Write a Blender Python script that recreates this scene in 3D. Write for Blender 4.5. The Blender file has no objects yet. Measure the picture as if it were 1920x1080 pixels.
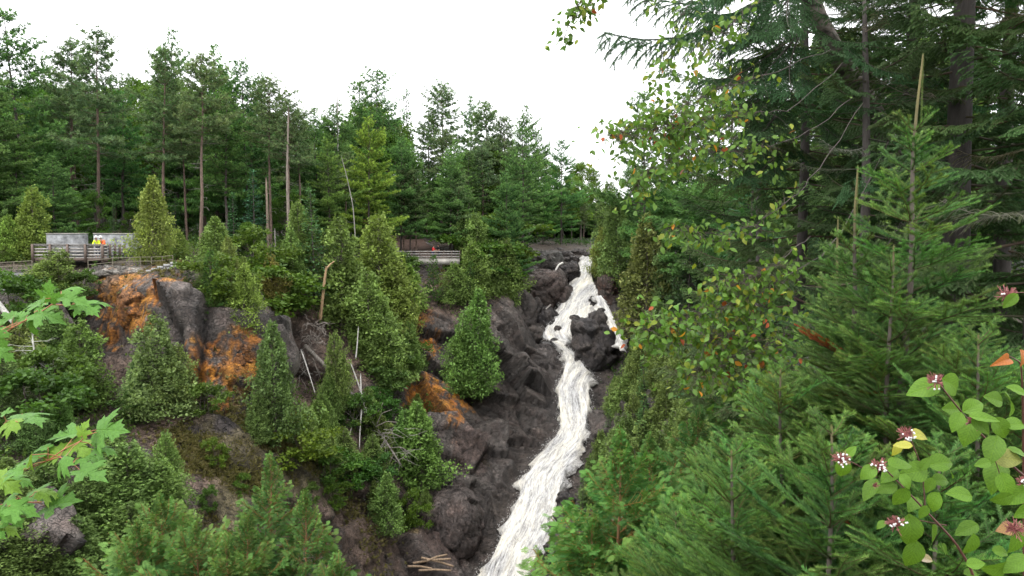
import bpy, math, random
import numpy as np
from mathutils import Vector, Matrix
from mathutils.bvhtree import BVHTree

# ------------------------------------------------------------------ camera, sky, sun, exposure
SC = bpy.context.scene
COL = SC.collection
FPX = 1400.0                      # focal length in pixels of the 1920 wide frame
PITCH = math.radians(2.86)
cam_d = bpy.data.cameras.new('camera')
cam_d.sensor_width = 36.0
cam_d.lens = 36.0 * FPX / 1920.0
cam_d.clip_start = 0.05
cam_d.clip_end = 6000
cam = bpy.data.objects.new('camera', cam_d)
COL.objects.link(cam)
cam.location = (0, 0, 0)
cam.rotation_euler = (math.radians(90) - PITCH, 0, 0)
SC.camera = cam

SUN_EL, SUN_ROT = 58, 215
world = bpy.data.worlds.new('World')
SC.world = world
world.use_nodes = True
wn = world.node_tree.nodes; wl = world.node_tree.links
wn.clear()
w_out = wn.new('ShaderNodeOutputWorld')
w_bg = wn.new('ShaderNodeBackground')
w_sky = wn.new('ShaderNodeTexSky')
w_sky.sky_type = 'NISHITA'
w_sky.sun_disc = False
w_sky.sun_elevation = math.radians(SUN_EL)
w_sky.sun_rotation = math.radians(SUN_ROT)
w_geo = wn.new('ShaderNodeTexCoord')
w_sep = wn.new('ShaderNodeSeparateXYZ')
w_map = wn.new('ShaderNodeMapRange')        # overcast cloud deck: brighter towards the zenith
w_map.inputs[1].default_value = 0.0; w_map.inputs[2].default_value = 1.0
w_map.inputs[3].default_value = 11.5; w_map.inputs[4].default_value = 21.0
w_noise = wn.new('ShaderNodeTexNoise'); w_noise.inputs['Scale'].default_value = 2.2; w_noise.inputs['Detail'].default_value = 4
w_nm = wn.new('ShaderNodeMapRange'); w_nm.inputs[3].default_value = 0.9; w_nm.inputs[4].default_value = 1.1
w_mul = wn.new('ShaderNodeMath'); w_mul.operation = 'MULTIPLY'
w_comb = wn.new('ShaderNodeVectorMath'); w_comb.operation = 'SCALE'
w_comb.inputs[0].default_value = (1.0, 1.0, 1.01)
w_mix = wn.new('ShaderNodeMixRGB'); w_mix.inputs[0].default_value = 0.88
wl.new(w_geo.outputs['Generated'], w_sep.inputs[0])
wl.new(w_sep.outputs['Z'], w_map.inputs[0])
wl.new(w_geo.outputs['Generated'], w_noise.inputs['Vector'])
wl.new(w_noise.outputs[0], w_nm.inputs[0])
wl.new(w_map.outputs[0], w_mul.inputs[0]); wl.new(w_nm.outputs[0], w_mul.inputs[1])
wl.new(w_mul.outputs[0], w_comb.inputs['Scale'])
wl.new(w_sky.outputs[0], w_mix.inputs[1]); wl.new(w_comb.outputs[0], w_mix.inputs[2])
wl.new(w_mix.outputs[0], w_bg.inputs[0])
w_bg.inputs[1].default_value = 0.1
wl.new(w_bg.outputs[0], w_out.inputs[0])

sun_d = bpy.data.lights.new('sun', 'SUN')
sun_d.energy = 1.2; sun_d.angle = math.radians(28); sun_d.color = (1.0, 0.97, 0.92)
sun = bpy.data.objects.new('sun', sun_d); COL.objects.link(sun)
_el, _az = math.radians(SUN_EL), math.radians(SUN_ROT)
_sd = Vector((math.sin(_az)*math.cos(_el), math.cos(_az)*math.cos(_el), math.sin(_el)))
sun.rotation_euler = _sd.to_track_quat('Z', 'Y').to_euler()

SC.view_settings.view_transform = 'Standard'
SC.view_settings.look = 'None'
SC.view_settings.exposure = 0.98
SC.view_settings.gamma = 1
SC.view_settings.use_curve_mapping = False
SC.render.engine = 'CYCLES'
SC.cycles.use_denoising = True
SC.cycles.max_bounces = 6
SC.cycles.diffuse_bounces = 3
SC.cycles.glossy_bounces = 2
SC.cycles.transmission_bounces = 3
SC.cycles.transparent_max_bounces = 8
SC.cycles.use_adaptive_sampling = True
SC.cycles.adaptive_threshold = 0.02

# ------------------------------------------------------------------ helpers
CP, SP = math.cos(PITCH), math.sin(PITCH)
def P(px, py, d):
    """world point seen at pixel (px,py) of the 1920x1080 frame at forward distance d"""
    a = (px-960)/FPX; b = -(py-540)/FPX
    s = d/(CP + b*SP)
    return np.array([a*s, d, (b*CP - SP)*s])
def ray(px, py):
    v = P(px, py, 1.0); return Vector(v).normalized()

def hash3(ix, iy, iz, seed=0):
    h = (ix.astype(np.int64)*374761393 + iy.astype(np.int64)*668265263 + iz.astype(np.int64)*2147483647 + seed*974711) & 0xffffffff
    h = ((h ^ (h >> 13))*1274126177) & 0xffffffff
    h = ((h ^ (h >> 16))*2246822519) & 0xffffffff
    h = h ^ (h >> 15)
    return (h & 0xffffff).astype(np.float64)/0xffffff
def vnoise(p, seed=0):
    i = np.floor(p).astype(np.int64); f = p - i; f = f*f*(3-2*f)
    r = 0
    for dx in (0, 1):
        for dy in (0, 1):
            for dz in (0, 1):
                w = (f[:,0] if dx else 1-f[:,0])*(f[:,1] if dy else 1-f[:,1])*(f[:,2] if dz else 1-f[:,2])
                r = r + w*hash3(i[:,0]+dx, i[:,1]+dy, i[:,2]+dz, seed)
    return r
def fbm(p, oct=4, seed=0, gain=0.5):
    r = 0; a = 1; t = 0
    for o in range(oct):
        r = r + a*(vnoise(p*(2.03**o)+o*17.3, seed+o)-0.5)*2; t += a; a *= gain
    return r/t
def worley(p, seed=0):
    """nearest and second cell distance, offset to nearest centre, cell hash"""
    i = np.floor(p).astype(np.int64)
    d1 = np.full(len(p), 9.0); d2 = np.full(len(p), 9.0)
    off = np.zeros((len(p), 3)); hid = np.zeros(len(p))
    for dx in (-1, 0, 1):
        for dy in (-1, 0, 1):
            for dz in (-1, 0, 1):
                c = i + np.array([dx, dy, dz])
                q = np.stack([hash3(c[:,0], c[:,1], c[:,2], seed+k) for k in (1, 2, 3)], 1) + c
                v = p - q; d = np.sqrt((v*v).sum(1))
                n = d < d1
                d2 = np.where(n, d1, np.minimum(d2, d)); d1 = np.where(n, d, d1)
                off[n] = v[n]; hid[n] = hash3(c[n,0], c[n,1], c[n,2], seed+9)
    return d1, d2, off, hid
def blocky(p, scale, seed):
    """fractured rock relief: every joint block has its own tilt and offset; returns height and crack mask"""
    d1, d2, off, h = worley(p/scale, seed)
    t = np.stack([(h*7.13) % 1, (h*13.7) % 1, (h*29.9) % 1], 1)*2 - 1
    e = np.clip((d2-d1)/0.06, 0, 1)
    return ((off*t).sum(1)*0.9 + (h-0.5)*0.8)*scale, e

def fast_mesh(name, V, faces, C=None, mat=None, smooth=False):
    me = bpy.data.meshes.new(name)
    fs = [np.asarray(f, np.int32) for f in faces if len(f)]
    me.vertices.add(len(V))
    me.vertices.foreach_set('co', np.asarray(V, np.float32).ravel())
    loops = np.concatenate([f.ravel() for f in fs])
    sizes = np.concatenate([np.full(len(f), f.shape[1], np.int32) for f in fs])
    starts = np.concatenate([[0], np.cumsum(sizes)[:-1]]).astype(np.int32)
    me.loops.add(len(loops)); me.loops.foreach_set('vertex_index', loops)
    me.polygons.add(len(sizes)); me.polygons.foreach_set('loop_start', starts)
    if smooth:
        me.polygons.foreach_set('use_smooth', np.ones(len(sizes), bool))
    if C is not None:
        a = me.attributes.new('col', 'FLOAT_COLOR', 'POINT')
        c4 = np.ones((len(V), 4), np.float32); c4[:, :3] = np.clip(C, 0.002, 1)
        a.data.foreach_set('color', c4.ravel())
    me.update(calc_edges=True)
    if mat: me.materials.append(mat)
    return me

def norm(v):
    return v/np.maximum(np.linalg.norm(v, axis=-1, keepdims=True), 1e-9)
def frames(D, roll=None, up=(0, 0, 1)):
    """rotation matrices with local Y along D, local Z near up"""
    D = norm(np.asarray(D, float)); up = np.broadcast_to(np.array(up, float), D.shape)
    S = np.cross(D, up)
    bad = np.linalg.norm(S, axis=1) < 1e-3
    S[bad] = np.cross(D[bad], np.array([1.0, 0.2, 0]))
    S = norm(S); N = np.cross(S, D)
    if roll is not None:
        c, s = np.cos(roll)[:, None], np.sin(roll)[:, None]
        S, N = S*c + N*s, N*c - S*s
    return np.stack([S, D, N], 2)

class Geo:
    def __init__(s): s.V = []; s.F = {3: [], 4: []}; s.C = []; s.n = 0
    def add(s, V, F, C):
        V = np.asarray(V, float); F = np.asarray(F)
        C = np.broadcast_to(np.asarray(C, float), V.shape)
        s.V.append(V); s.C.append(C); s.F[F.shape[1]].append(F + s.n); s.n += len(V)
    def inst(s, tV, tF, R, T, C, sc=None):
        """replicate template; C: (N,3) tint per copy"""
        N = len(T)
        if N == 0: return
        tV = np.asarray(tV, float); k = len(tV)
        v = np.einsum('nij,kj->nki', R, tV)
        if sc is not None: v = v*np.asarray(sc).reshape(N, 1, 1)
        v = v + np.asarray(T)[:, None, :]
        F = (np.asarray(tF)[None] + (np.arange(N)*k)[:, None, None]).reshape(-1, np.asarray(tF).shape[1])
        Cc = np.repeat(np.broadcast_to(np.asarray(C, float), (N, 3))[:, None, :], k, 1)
        s.add(v.reshape(-1, 3), F, Cc.reshape(-1, 3))
    def segs(s, A, B, ra, rb, C, sides=3):
        A = np.asarray(A, float).reshape(-1, 3); B = np.asarray(B, float).reshape(-1, 3); N = len(A)
        if N == 0: return
        R = frames(B-A); ra = np.broadcast_to(ra, (N,)); rb = np.broadcast_to(rb, (N,))
        an = np.arange(sides)*2*math.pi/sides
        ring = R[:, None, :, 0]*np.cos(an)[None, :, None] + R[:, None, :, 2]*np.sin(an)[None, :, None]
        v = np.concatenate([A[:, None]+ring*ra[:, None, None], B[:, None]+ring*rb[:, None, None]], 1)
        j = np.arange(sides); k = (j+1) % sides
        f = np.stack([j, k, k+sides, j+sides], 1)
        F = (f[None]+(np.arange(N)*2*sides)[:, None, None]).reshape(-1, 4)
        Cc = np.repeat(np.broadcast_to(np.asarray(C, float), (N, 3))[:, None], 2*sides, 1).reshape(-1, 3)
        s.add(v.reshape(-1, 3), F, Cc)
    def tube(s, pts, rad, C, sides=8, cap=True):
        pts = np.asarray(pts, float); n = len(pts)
        rad = np.broadcast_to(np.asarray(rad, float), (n,))
        T = np.gradient(pts, axis=0); R = frames(T, up=(0.13, 0.9, 0.3) if abs(norm(T)[:, 2]).mean() > 0.6 else (0, 0, 1))
        an = np.arange(sides)*2*math.pi/sides
        v = pts[:, None] + (R[:, None, :, 0]*np.cos(an)[None, :, None] + R[:, None, :, 2]*np.sin(an)[None, :, None])*rad[:, None, None]
        i = np.arange(n-1)[:, None]*sides; j = np.arange(sides)[None]; k = (j+1) % sides
        F = np.stack([i+j, i+k, i+k+sides, i+j+sides], 2).reshape(-1, 4)
        s.add(v.reshape(-1, 3), F, C)
        if cap:
            for e in (0, n-1):
                b = s.n - n*sides + e*sides if e else s.n - n*sides
                base = s.n - n*sides
                c = [base+e*sides+q for q in range(sides)]
                if sides > 3 and sides % 2 == 0:
                    s.F[4].append(np.array([[c[q], c[q+1], c[sides-2-q], c[sides-1-q]] for q in range(sides//2-1)]))
    def box(s, c, size, C, R=None):
        x, y, z = np.array(size)/2
        v = np.array([[-x,-y,-z],[x,-y,-z],[x,y,-z],[-x,y,-z],[-x,-y,z],[x,-y,z],[x,y,z],[-x,y,z]], float)
        if R is not None: v = v @ np.asarray(R).T
        s.add(v+np.asarray(c), [[0,3,2,1],[4,5,6,7],[0,1,5,4],[1,2,6,5],[2,3,7,6],[3,0,4,7]], C)
    def mesh(s, name, mat, smooth=False, origin=None):
        V = np.concatenate(s.V)
        if origin is not None: V = V - np.asarray(origin)
        fs = [np.concatenate(f) for f in s.F.values() if f]
        return fast_mesh(name, V, fs, np.concatenate(s.C), mat, smooth)

def props(o, label=None, cat=None, group=None, kind=None):
    if label: o['label'] = label
    if cat: o['category'] = cat
    if group: o['group'] = group
    if kind: o['kind'] = kind
    return o
def thing(name, label, cat, loc=(0, 0, 0), group=None, rotz=0):
    o = bpy.data.objects.new(name, None); COL.objects.link(o)
    o.location = tuple(loc); o.rotation_euler = (0, 0, rotz); o.empty_display_size = 0.3
    return props(o, label, cat, group)
def part(name, me, parent=None, loc=(0, 0, 0), rot=(0, 0, 0), sc=1.0, color=None, label=None, kind=None):
    o = bpy.data.objects.new(name, me); COL.objects.link(o)
    o.location = tuple(loc); o.rotation_euler = tuple(rot)
    o.scale = (sc,)*3 if np.isscalar(sc) else tuple(sc)
    if parent: o.parent = parent
    if color is not None: o.color = (*color, 1)
    if label: o['label'] = label
    if kind: o['kind'] = kind
    return o

# ------------------------------------------------------------------ materials
def new_mat(name):
    m = bpy.data.materials.new(name); m.use_nodes = True
    nt = m.node_tree; nt.nodes.clear()
    out = nt.nodes.new('ShaderNodeOutputMaterial'); b = nt.nodes.new('ShaderNodeBsdfPrincipled')
    nt.links.new(b.outputs[0], out.inputs[0])
    return m, nt, b, out
def nd(nt, t, **kw):
    n = nt.nodes.new(t)
    for k, v in kw.items():
        if k.startswith('i_'): n.inputs[k[2:].replace('_', ' ')].default_value = v
        else: setattr(n, k, v)
    return n
def vcol(nt):
    a = nd(nt, 'ShaderNodeAttribute'); a.attribute_name = 'col'; return a.outputs['Color']
def objnoise(nt, scale, detail=5, rough=0.6):
    tc = nd(nt, 'ShaderNodeTexCoord'); n = nd(nt, 'ShaderNodeTexNoise')
    n.inputs['Scale'].default_value = scale; n.inputs['Detail'].default_value = detail; n.inputs['Roughness'].default_value = rough
    nt.links.new(tc.outputs['Object'], n.inputs['Vector']); return n
def mixc(nt, kind, fac, a, b):
    m = nd(nt, 'ShaderNodeMixRGB', blend_type=kind)
    for i, x in ((0, fac), (1, a), (2, b)):
        if hasattr(x, 'links'): nt.links.new(x, m.inputs[i])
        else: m.inputs[i].default_value = x if i == 0 else (*x, 1)
    return m.outputs[0]
def ramp(nt, inp, pts):
    r = nd(nt, 'ShaderNodeValToRGB'); e = r.color_ramp.elements
    while len(e) > 1: e.remove(e[0])
    e[0].position = pts[0][0]; e[0].color = (*pts[0][1], 1) if not np.isscalar(pts[0][1]) else (pts[0][1],)*3+(1,)
    for p, c in pts[1:]:
        x = e.new(p); x.color = (*c, 1) if not np.isscalar(c) else (c, c, c, 1)
    nt.links.new(inp, r.inputs[0]); return r.outputs[0]

def foliage_mat(name, trans=0.3, rough=0.65, spec=0.14):
    m, nt, b, out = new_mat(name)
    oi = nd(nt, 'ShaderNodeObjectInfo')
    c = mixc(nt, 'MULTIPLY', 1.0, vcol(nt), oi.outputs['Color'])
    hsv = nd(nt, 'ShaderNodeHueSaturation')
    mr = nd(nt, 'ShaderNodeMapRange'); mr.inputs[3].default_value = 0.485; mr.inputs[4].default_value = 0.515
    nt.links.new(oi.outputs['Random'], mr.inputs[0]); nt.links.new(mr.outputs[0], hsv.inputs['Hue'])
    nt.links.new(c, hsv.inputs['Color'])
    nt.links.new(hsv.outputs[0], b.inputs['Base Color'])
    b.inputs['Roughness'].default_value = rough; b.inputs['Specular IOR Level'].default_value = spec
    tr = nd(nt, 'ShaderNodeBsdfTranslucent'); mx = nd(nt, 'ShaderNodeMixShader'); mx.inputs[0].default_value = trans
    tc = mixc(nt, 'MULTIPLY', 1.0, hsv.outputs[0], (1.1, 1.15, 0.6))
    nt.links.new(tc, tr.inputs[0]); nt.links.new(b.outputs[0], mx.inputs[1]); nt.links.new(tr.outputs[0], mx.inputs[2])
    nt.links.new(mx.outputs[0], out.inputs[0])
    return m
M = {}
M['needle'] = foliage_mat('conifer_needles', 0.30)
M['leaf'] = foliage_mat('broad_leaves', 0.36, 0.5, 0.22)

def bark_mat(name, scale=6.0, stretch=0.25, bump=0.6):
    m, nt, b, out = new_mat(name)
    tc = nd(nt, 'ShaderNodeTexCoord'); mp = nd(nt, 'ShaderNodeMapping'); mp.inputs['Scale'].default_value = (1, 1, stretch)
    nt.links.new(tc.outputs['Object'], mp.inputs[0])
    n = nd(nt, 'ShaderNodeTexNoise'); n.inputs['Scale'].default_value = scale; n.inputs['Detail'].default_value = 8; n.inputs['Roughness'].default_value = 0.7
    nt.links.new(mp.outputs[0], n.inputs['Vector'])
    r = ramp(nt, n.outputs[0], [(0.3, 0.35), (0.5, 0.85), (0.7, 1.35)])
    oi = nd(nt, 'ShaderNodeObjectInfo')
    c = mixc(nt, 'MULTIPLY', 1.0, vcol(nt), oi.outputs['Color'])
    nt.links.new(mixc(nt, 'MULTIPLY', 1.0, c, r), b.inputs['Base Color'])
    b.inputs['Roughness'].default_value = 0.9
    bp = nd(nt, 'ShaderNodeBump'); bp.inputs['Strength'].default_value = bump; bp.inputs['Distance'].default_value = 0.05
    nt.links.new(n.outputs[0], bp.inputs['Height']); nt.links.new(bp.outputs[0], b.inputs['Normal'])
    return m
M['bark'] = bark_mat('tree_bark')
M['deadwood'] = bark_mat('weathered_dead_wood', 9, 0.2, 0.4)

def rock_mat(name):
    m, nt, b, out = new_mat(name)
    tc = nd(nt, 'ShaderNodeTexCoord')
    def noise(sc, det=6, ro=0.65, vec=None):
        n = nd(nt, 'ShaderNodeTexNoise'); n.inputs['Scale'].default_value = sc; n.inputs['Detail'].default_value = det; n.inputs['Roughness'].default_value = ro
        nt.links.new(vec or tc.outputs['Object'], n.inputs['Vector']); return n.outputs[0]
    n1 = noise(0.9); n2 = noise(5.5, 8, 0.75)
    c = mixc(nt, 'MULTIPLY', 0.85, vcol(nt), ramp(nt, n1, [(0.3, 0.55), (0.5, 1.0), (0.7, 1.45)]))
    c = mixc(nt, 'MULTIPLY', 0.9, c, ramp(nt, n2, [(0.3, 0.5), (0.5, 0.95), (0.72, 1.6)]))
    mp = nd(nt, 'ShaderNodeMapping'); mp.inputs['Rotation'].default_value = (0.5, 0.25, 0.6); mp.inputs['Scale'].default_value = (1.5, 1.5, 4.0)
    wv = nd(nt, 'ShaderNodeVectorMath', operation='MULTIPLY_ADD'); wv.inputs[1].default_value = (1.1,)*3
    nn = nd(nt, 'ShaderNodeTexNoise'); nn.inputs['Scale'].default_value = 1.3
    nt.links.new(tc.outputs['Object'], nn.inputs['Vector']); nt.links.new(nn.outputs['Color'], wv.inputs[0]); nt.links.new(tc.outputs['Object'], wv.inputs[2])
    nt.links.new(wv.outputs[0], mp.inputs[0])
    vo = nd(nt, 'ShaderNodeTexVoronoi', feature='DISTANCE_TO_EDGE'); vo.inputs['Scale'].default_value = 0.9
    nt.links.new(mp.outputs[0], vo.inputs['Vector'])
    h = ramp(nt, vo.outputs[0], [(0.0, 0.0), (0.05, 1.0)])
    vo2 = nd(nt, 'ShaderNodeTexVoronoi', feature='DISTANCE_TO_EDGE'); vo2.inputs['Scale'].default_value = 2.6
    nt.links.new(mp.outputs[0], vo2.inputs['Vector']); h2 = ramp(nt, vo2.outputs[0], [(0.0, 0.25), (0.07, 1.0)])
    h = mixc(nt, 'MULTIPLY', 1.0, h, h2)
    nt.links.new(mixc(nt, 'MULTIPLY', 0.6, c, h), b.inputs['Base Color'])
    ad = nd(nt, 'ShaderNodeMath', operation='MULTIPLY_ADD'); ad.inputs[1].default_value = 0.9
    nt.links.new(n2, ad.inputs[0]); nt.links.new(h, ad.inputs[2])
    bp = nd(nt, 'ShaderNodeBump'); bp.inputs['Strength'].default_value = 1.0; bp.inputs['Distance'].default_value = 0.16
    nt.links.new(ad.outputs[0], bp.inputs['Height']); nt.links.new(bp.outputs[0], b.inputs['Normal'])
    nt.links.new(ramp(nt, n2, [(0.3, 0.32), (0.7, 0.7)]), b.inputs['Roughness'])
    b.inputs['Specular IOR Level'].default_value = 0.45
    return m
M['rock'] = rock_mat('gorge_rock')

def plain_mat(name, col, rough=0.7, nscale=8.0, var=0.35, bump=0.2, metallic=0.0):
    m, nt, b, out = new_mat(name)
    n = objnoise(nt, nscale, 6, 0.65)
    r = ramp(nt, n.outputs[0], [(0.3, 1-var), (0.7, 1+var)])
    nt.links.new(mixc(nt, 'MULTIPLY', 1.0, col, r), b.inputs['Base Color'])
    b.inputs['Roughness'].default_value = rough; b.inputs['Metallic'].default_value = metallic
    bp = nd(nt, 'ShaderNodeBump'); bp.inputs['Strength'].default_value = bump; bp.inputs['Distance'].default_value = 0.02
    nt.links.new(n.outputs[0], bp.inputs['Height']); nt.links.new(bp.outputs[0], b.inputs['Normal'])
    return m
# ------------------------------------------------------------------ terrain
# control points (pixel x, pixel y, forward distance) or direct xyz, fitted by a smooth surface in world space
CPX = [
 # plateau behind the platform and the forest floor
 (-60,500,60),(0,500,62),(60,505,60),(130,500,61),(200,499,60),(270,498,59),(325,492,59),(100,486,66),(200,484,66),(330,482,66),
 (450,480,72),(540,490,76),(640,480,82),(700,470,88),(760,470,96),(800,480,91),(860,483,92),
 (900,478,97),(960,472,104),(760,438,104),(700,455,110),(500,462,100),(200,462,90),(0,465,90),
 (1000,462,116),(1090,466,122),(1050,468,118),(1130,466,125),
 # face under the platform
 (-40,545,57.5),(20,560,57),(100,540,57.5),(180,530,57.5),(260,520,57),(320,512,57),(200,560,55.5),(300,560,55),(250,600,54),
 (200,640,53.8),(190,700,52.5),(200,770,50.5),(60,640,52),(0,700,48),(80,760,46),(0,850,41),(100,900,40),
 (330,610,54),(400,590,55),(480,610,56),(480,660,55.5),(420,680,53),(420,740,51.5),(330,720,51),(300,800,48),(260,880,44),(180,1000,39),(60,1020,36),
 (480,760,53),(350,850,47),(430,860,48.5),(500,900,50),(450,960,47),(380,980,44),(600,980,53),(560,1040,51),(700,1060,57),(620,1100,53),(780,1080,59),
 # gully
 (540,540,71),(600,560,72.5),(580,640,69),(640,640,72),(540,700,64.5),(620,720,67.5),(690,700,70.5),(560,800,60),(650,800,64),(730,820,68),(650,880,61),(730,920,64),(780,1000,62.5),
 (480,540,63),(420,520,62),(400,500,64),
 (680,540,80),(740,560,81.5),(720,640,77),(800,520,87),
 # orange cliff and dark slab
 (800,580,82.5),(820,660,79.5),(780,740,75),(850,760,76),(850,840,72.5),(830,920,68.5),(830,1020,64),(880,1060,63.5),
 (880,560,87),(940,540,92),(960,510,97),(900,640,83),(980,600,90),(980,680,86),(940,740,81),(1000,780,80.5),(960,840,76),(920,920,71.5),(890,990,67.5),
 (1000,480,108),(1040,500,104),(1020,560,96),(1000,630,90),(1030,690,86.5),(1035,790,80),
 # fall line
 (1095,492,112),(1098,508,104),(1095,540,99),(1090,580,94),(1060,620,90),(1045,650,88),(1075,690,85.5),(1075,740,82.5),(1075,800,79),(1050,860,75),(1020,910,71.5),(995,960,68.5),(970,1010,66),(950,1060,64),(935,1090,63),
 # right of the fall
 (1150,560,97),(1165,610,92),(1165,660,88),(1130,700,86),(1120,760,81.5),(1110,840,75.5),(1085,900,71),(1070,960,67.5),(1050,1030,64.5),(1040,1080,62.5),
 (1180,500,104),(1230,540,95),(1300,480,100),(1300,560,86),(1240,640,83),(1220,740,73),(1180,840,67),(1150,940,61),(1120,1040,56),
 (1300,680,66),(1300,820,54),(1260,940,46),(1200,1060,40),(1420,600,60),(1420,760,44),(1420,900,32),(1400,1060,24),(1560,700,40),(1600,900,20),(1760,640,40),(1900,620,36),
]
CXYZ = [(0,0,-1.7),(-4,0,-1.9),(5,0,-1.7),(0,-20,-1.6),(-30,-20,-3),(30,-20,-1.5),(-2,3,-3.2),(2,3,-2.4),(6,4,-1.9),(12,6,-1.6),
 (0,6,-5.8),(5,9,-4.2),(11,12,-3.2),(20,14,-2.2),(-3,10,-9.5),(4,14,-8.2),(-2,18,-15.5),(6,22,-13),(-4,28,-23),(4,32,-20),
 (-6,8,-8),(-12,10,-11),(-12,20,-19),(-12,30,-25),(-10,38,-27.5),(-4,45,-29),(-2,54,-29.5),(-4,58,-29.2),(5,45,-24),(1,50,-28),(-20,16,-18),(-30,10,-20),(-22,28,-20),
 (30,25,-2.5),(45,40,-1),(50,80,2),(40,110,3),(30,150,3),(-50,40,-4),(-60,60,2),(-45,50,-3),(-70,100,4),(-40,120,3),(0,160,3),(-45,10,-16),(-60,0,-8),
 (120,100,5),(-150,100,8),(0,300,6),(150,300,8),(-150,300,10),(150,-50,0),(-150,-50,0),(0,-120,0),(600,600,8),(-600,600,8),(0,900,8),(600,-300,4),(-600,-300,4)]
CT = np.array([P(*c) for c in CPX] + [list(c) for c in CXYZ], float)
_sc = 20.0
def _phi(r2): return np.sqrt(r2 + 0.01)
_d = CT[:, None, :2] - CT[None, :, :2]
_A = _phi((_d**2).sum(2)/_sc**2) - np.eye(len(CT))*0.004
_w = np.linalg.solve(_A, CT[:, 2])
def height(x, y):
    x = np.atleast_1d(np.asarray(x, float)); y = np.atleast_1d(np.asarray(y, float))
    out = np.empty(x.size)
    xf, yf = x.ravel(), y.ravel()
    for i in range(0, x.size, 20000):
        r2 = ((xf[i:i+20000, None]-CT[None, :, 0])**2 + (yf[i:i+20000, None]-CT[None, :, 1])**2)/_sc**2
        out[i:i+20000] = _phi(r2) @ _w
    return out.reshape(x.shape)
def hz(x, y): return float(height(x, y)[0])

# coarse copy for ray hits
_gx = np.arange(-75, 60, 0.7); _gy = np.arange(1.5, 160, 0.7)
_X, _Y = np.meshgrid(_gx, _gy); _Z = height(_X, _Y)
_n = len(_gx); _m = len(_gy)
_idx = (np.arange(_m-1)[:, None]*_n + np.arange(_n-1)[None]).ravel()
BVH = BVHTree.FromPolygons(np.stack([_X.ravel(), _Y.ravel(), _Z.ravel()], 1).tolist(),
                           np.stack([_idx, _idx+1, _idx+_n+1, _idx+_n], 1).tolist())
def hit(px, py, default=60):
    h = BVH.ray_cast(Vector((0, 0, 0)), ray(px, py))
    if h[0] is None: return P(px, py, default), np.array([0, 0, 1.0])
    n = h[1] if h[1].z > 0 else -h[1]
    return np.array(h[0]), np.array(n)

# ---- the stream: left and right edge in the picture, row by row, from the lip down to the pool
ROWS = [(484,1088,1112),(494,1086,1113),(505,1085,1111),(518,1081,1112),(532,1072,1117),(546,1060,1124),(560,1050,1132),(575,1042,1138),(590,1033,1122),
        (602,1026,1104),(615,1020,1088),(628,1016,1078),(640,1024,1068),(652,1044,1063),(662,1056,1072),(672,1060,1084),(685,1058,1096),(700,1053,1103),
        (715,1046,1107),(730,1040,1111),(750,1040,1112),(775,1043,1110),(800,1046,1107),(825,1036,1102),(850,1016,1090),(875,994,1078),(900,976,1068),
        (930,966,1060),(960,955,1050),(1000,936,1038),(1040,916,1022),(1080,898,1004),(1120,885,990)]
def build_flow(rows, nu, nv, name, lift, amp, seed, depth=None):
    rows = np.array(rows, float)
    # arc-length-ish parameter
    t = np.linspace(0, len(rows)-1, nv)
    L = np.interp(t, np.arange(len(rows)), rows[:, 1]); R = np.interp(t, np.arange(len(rows)), rows[:, 2]); Y = np.interp(t, np.arange(len(rows)), rows[:, 0])
    u = np.linspace(0, 1, nu)
    pts = np.zeros((nv, nu, 3)); nn = np.zeros((nv, nu, 3))
    cl = [hit((l+r)/2, y)[0] for l, r, y in zip(L, R, Y)]
    acc = np.concatenate([[0], np.cumsum(np.linalg.norm(np.diff(np.array(cl), axis=0), axis=1))])
    for i in range(nv):
        for j in range(nu):
            e = 1.0
            px = L[i] + (R[i]-L[i])*u[j]
            if depth is None: p, n = hit(px, Y[i])
            else: p, n = P(px, Y[i], np.interp(t[i], np.arange(len(rows)), depth)), np.array([0, -0.8, 0.6])
            pts[i, j] = p; nn[i, j] = n
    # smooth
    for _ in range(3):
        pts[1:-1] = (pts[:-2]+pts[1:-1]*2+pts[2:])/4; nn[1:-1] = (nn[:-2]+nn[1:-1]*2+nn[2:])/4
    nn = norm(nn)
    U, A = np.meshgrid(u, acc)
    W = (R-L)[:, None]/FPX*pts[:, :, 1]
    q = np.stack([U.ravel()*W.ravel()*1.6, A.ravel()*0.35, np.full(U.size, seed*3.1)], 1)
    strand = fbm(q, 4, seed, 0.6).reshape(U.shape)
    q2 = np.stack([U.ravel()*W.ravel()*0.7, A.ravel()*0.8, np.full(U.size, seed*5.1)], 1)
    lump = fbm(q2, 3, seed+9).reshape(U.shape)
    edge = np.clip(np.minimum(U, 1-U)/0.12, 0, 1)**0.6
    pts = pts + nn*((lift*edge - 0.25*(1-edge)) + (strand*amp + lump*amp*1.2)*edge)[:, :, None]
    # ragged side edges
    side = np.stack([norm(pts[:, -1]-pts[:, 0])]*nu, 1)
    rag = fbm(np.stack([A.ravel()*0.9, np.round(U.ravel()), np.zeros(U.size)], 1), 3, seed+3).reshape(U.shape)
    pts = pts + side*(rag*1.3*np.clip(1-edge, 0, 1)*np.sign(U-0.5))[:, :, None]
    idx = (np.arange(nv-1)[:, None]*nu + np.arange(nu-1)[None]).ravel()
    F = np.stack([idx, idx+1, idx+nu+1, idx+nu], 1)
    me = fast_mesh(name, pts.reshape(-1, 3), [F], None, M['water'], True)
    uv = np.stack([(U*W).ravel(), A.ravel(), edge.ravel()], 1)
    a = me.attributes.new('flow', 'FLOAT_VECTOR', 'POINT'); a.data.foreach_set('vector', uv.astype(np.float32).ravel())
    return me, pts

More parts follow.
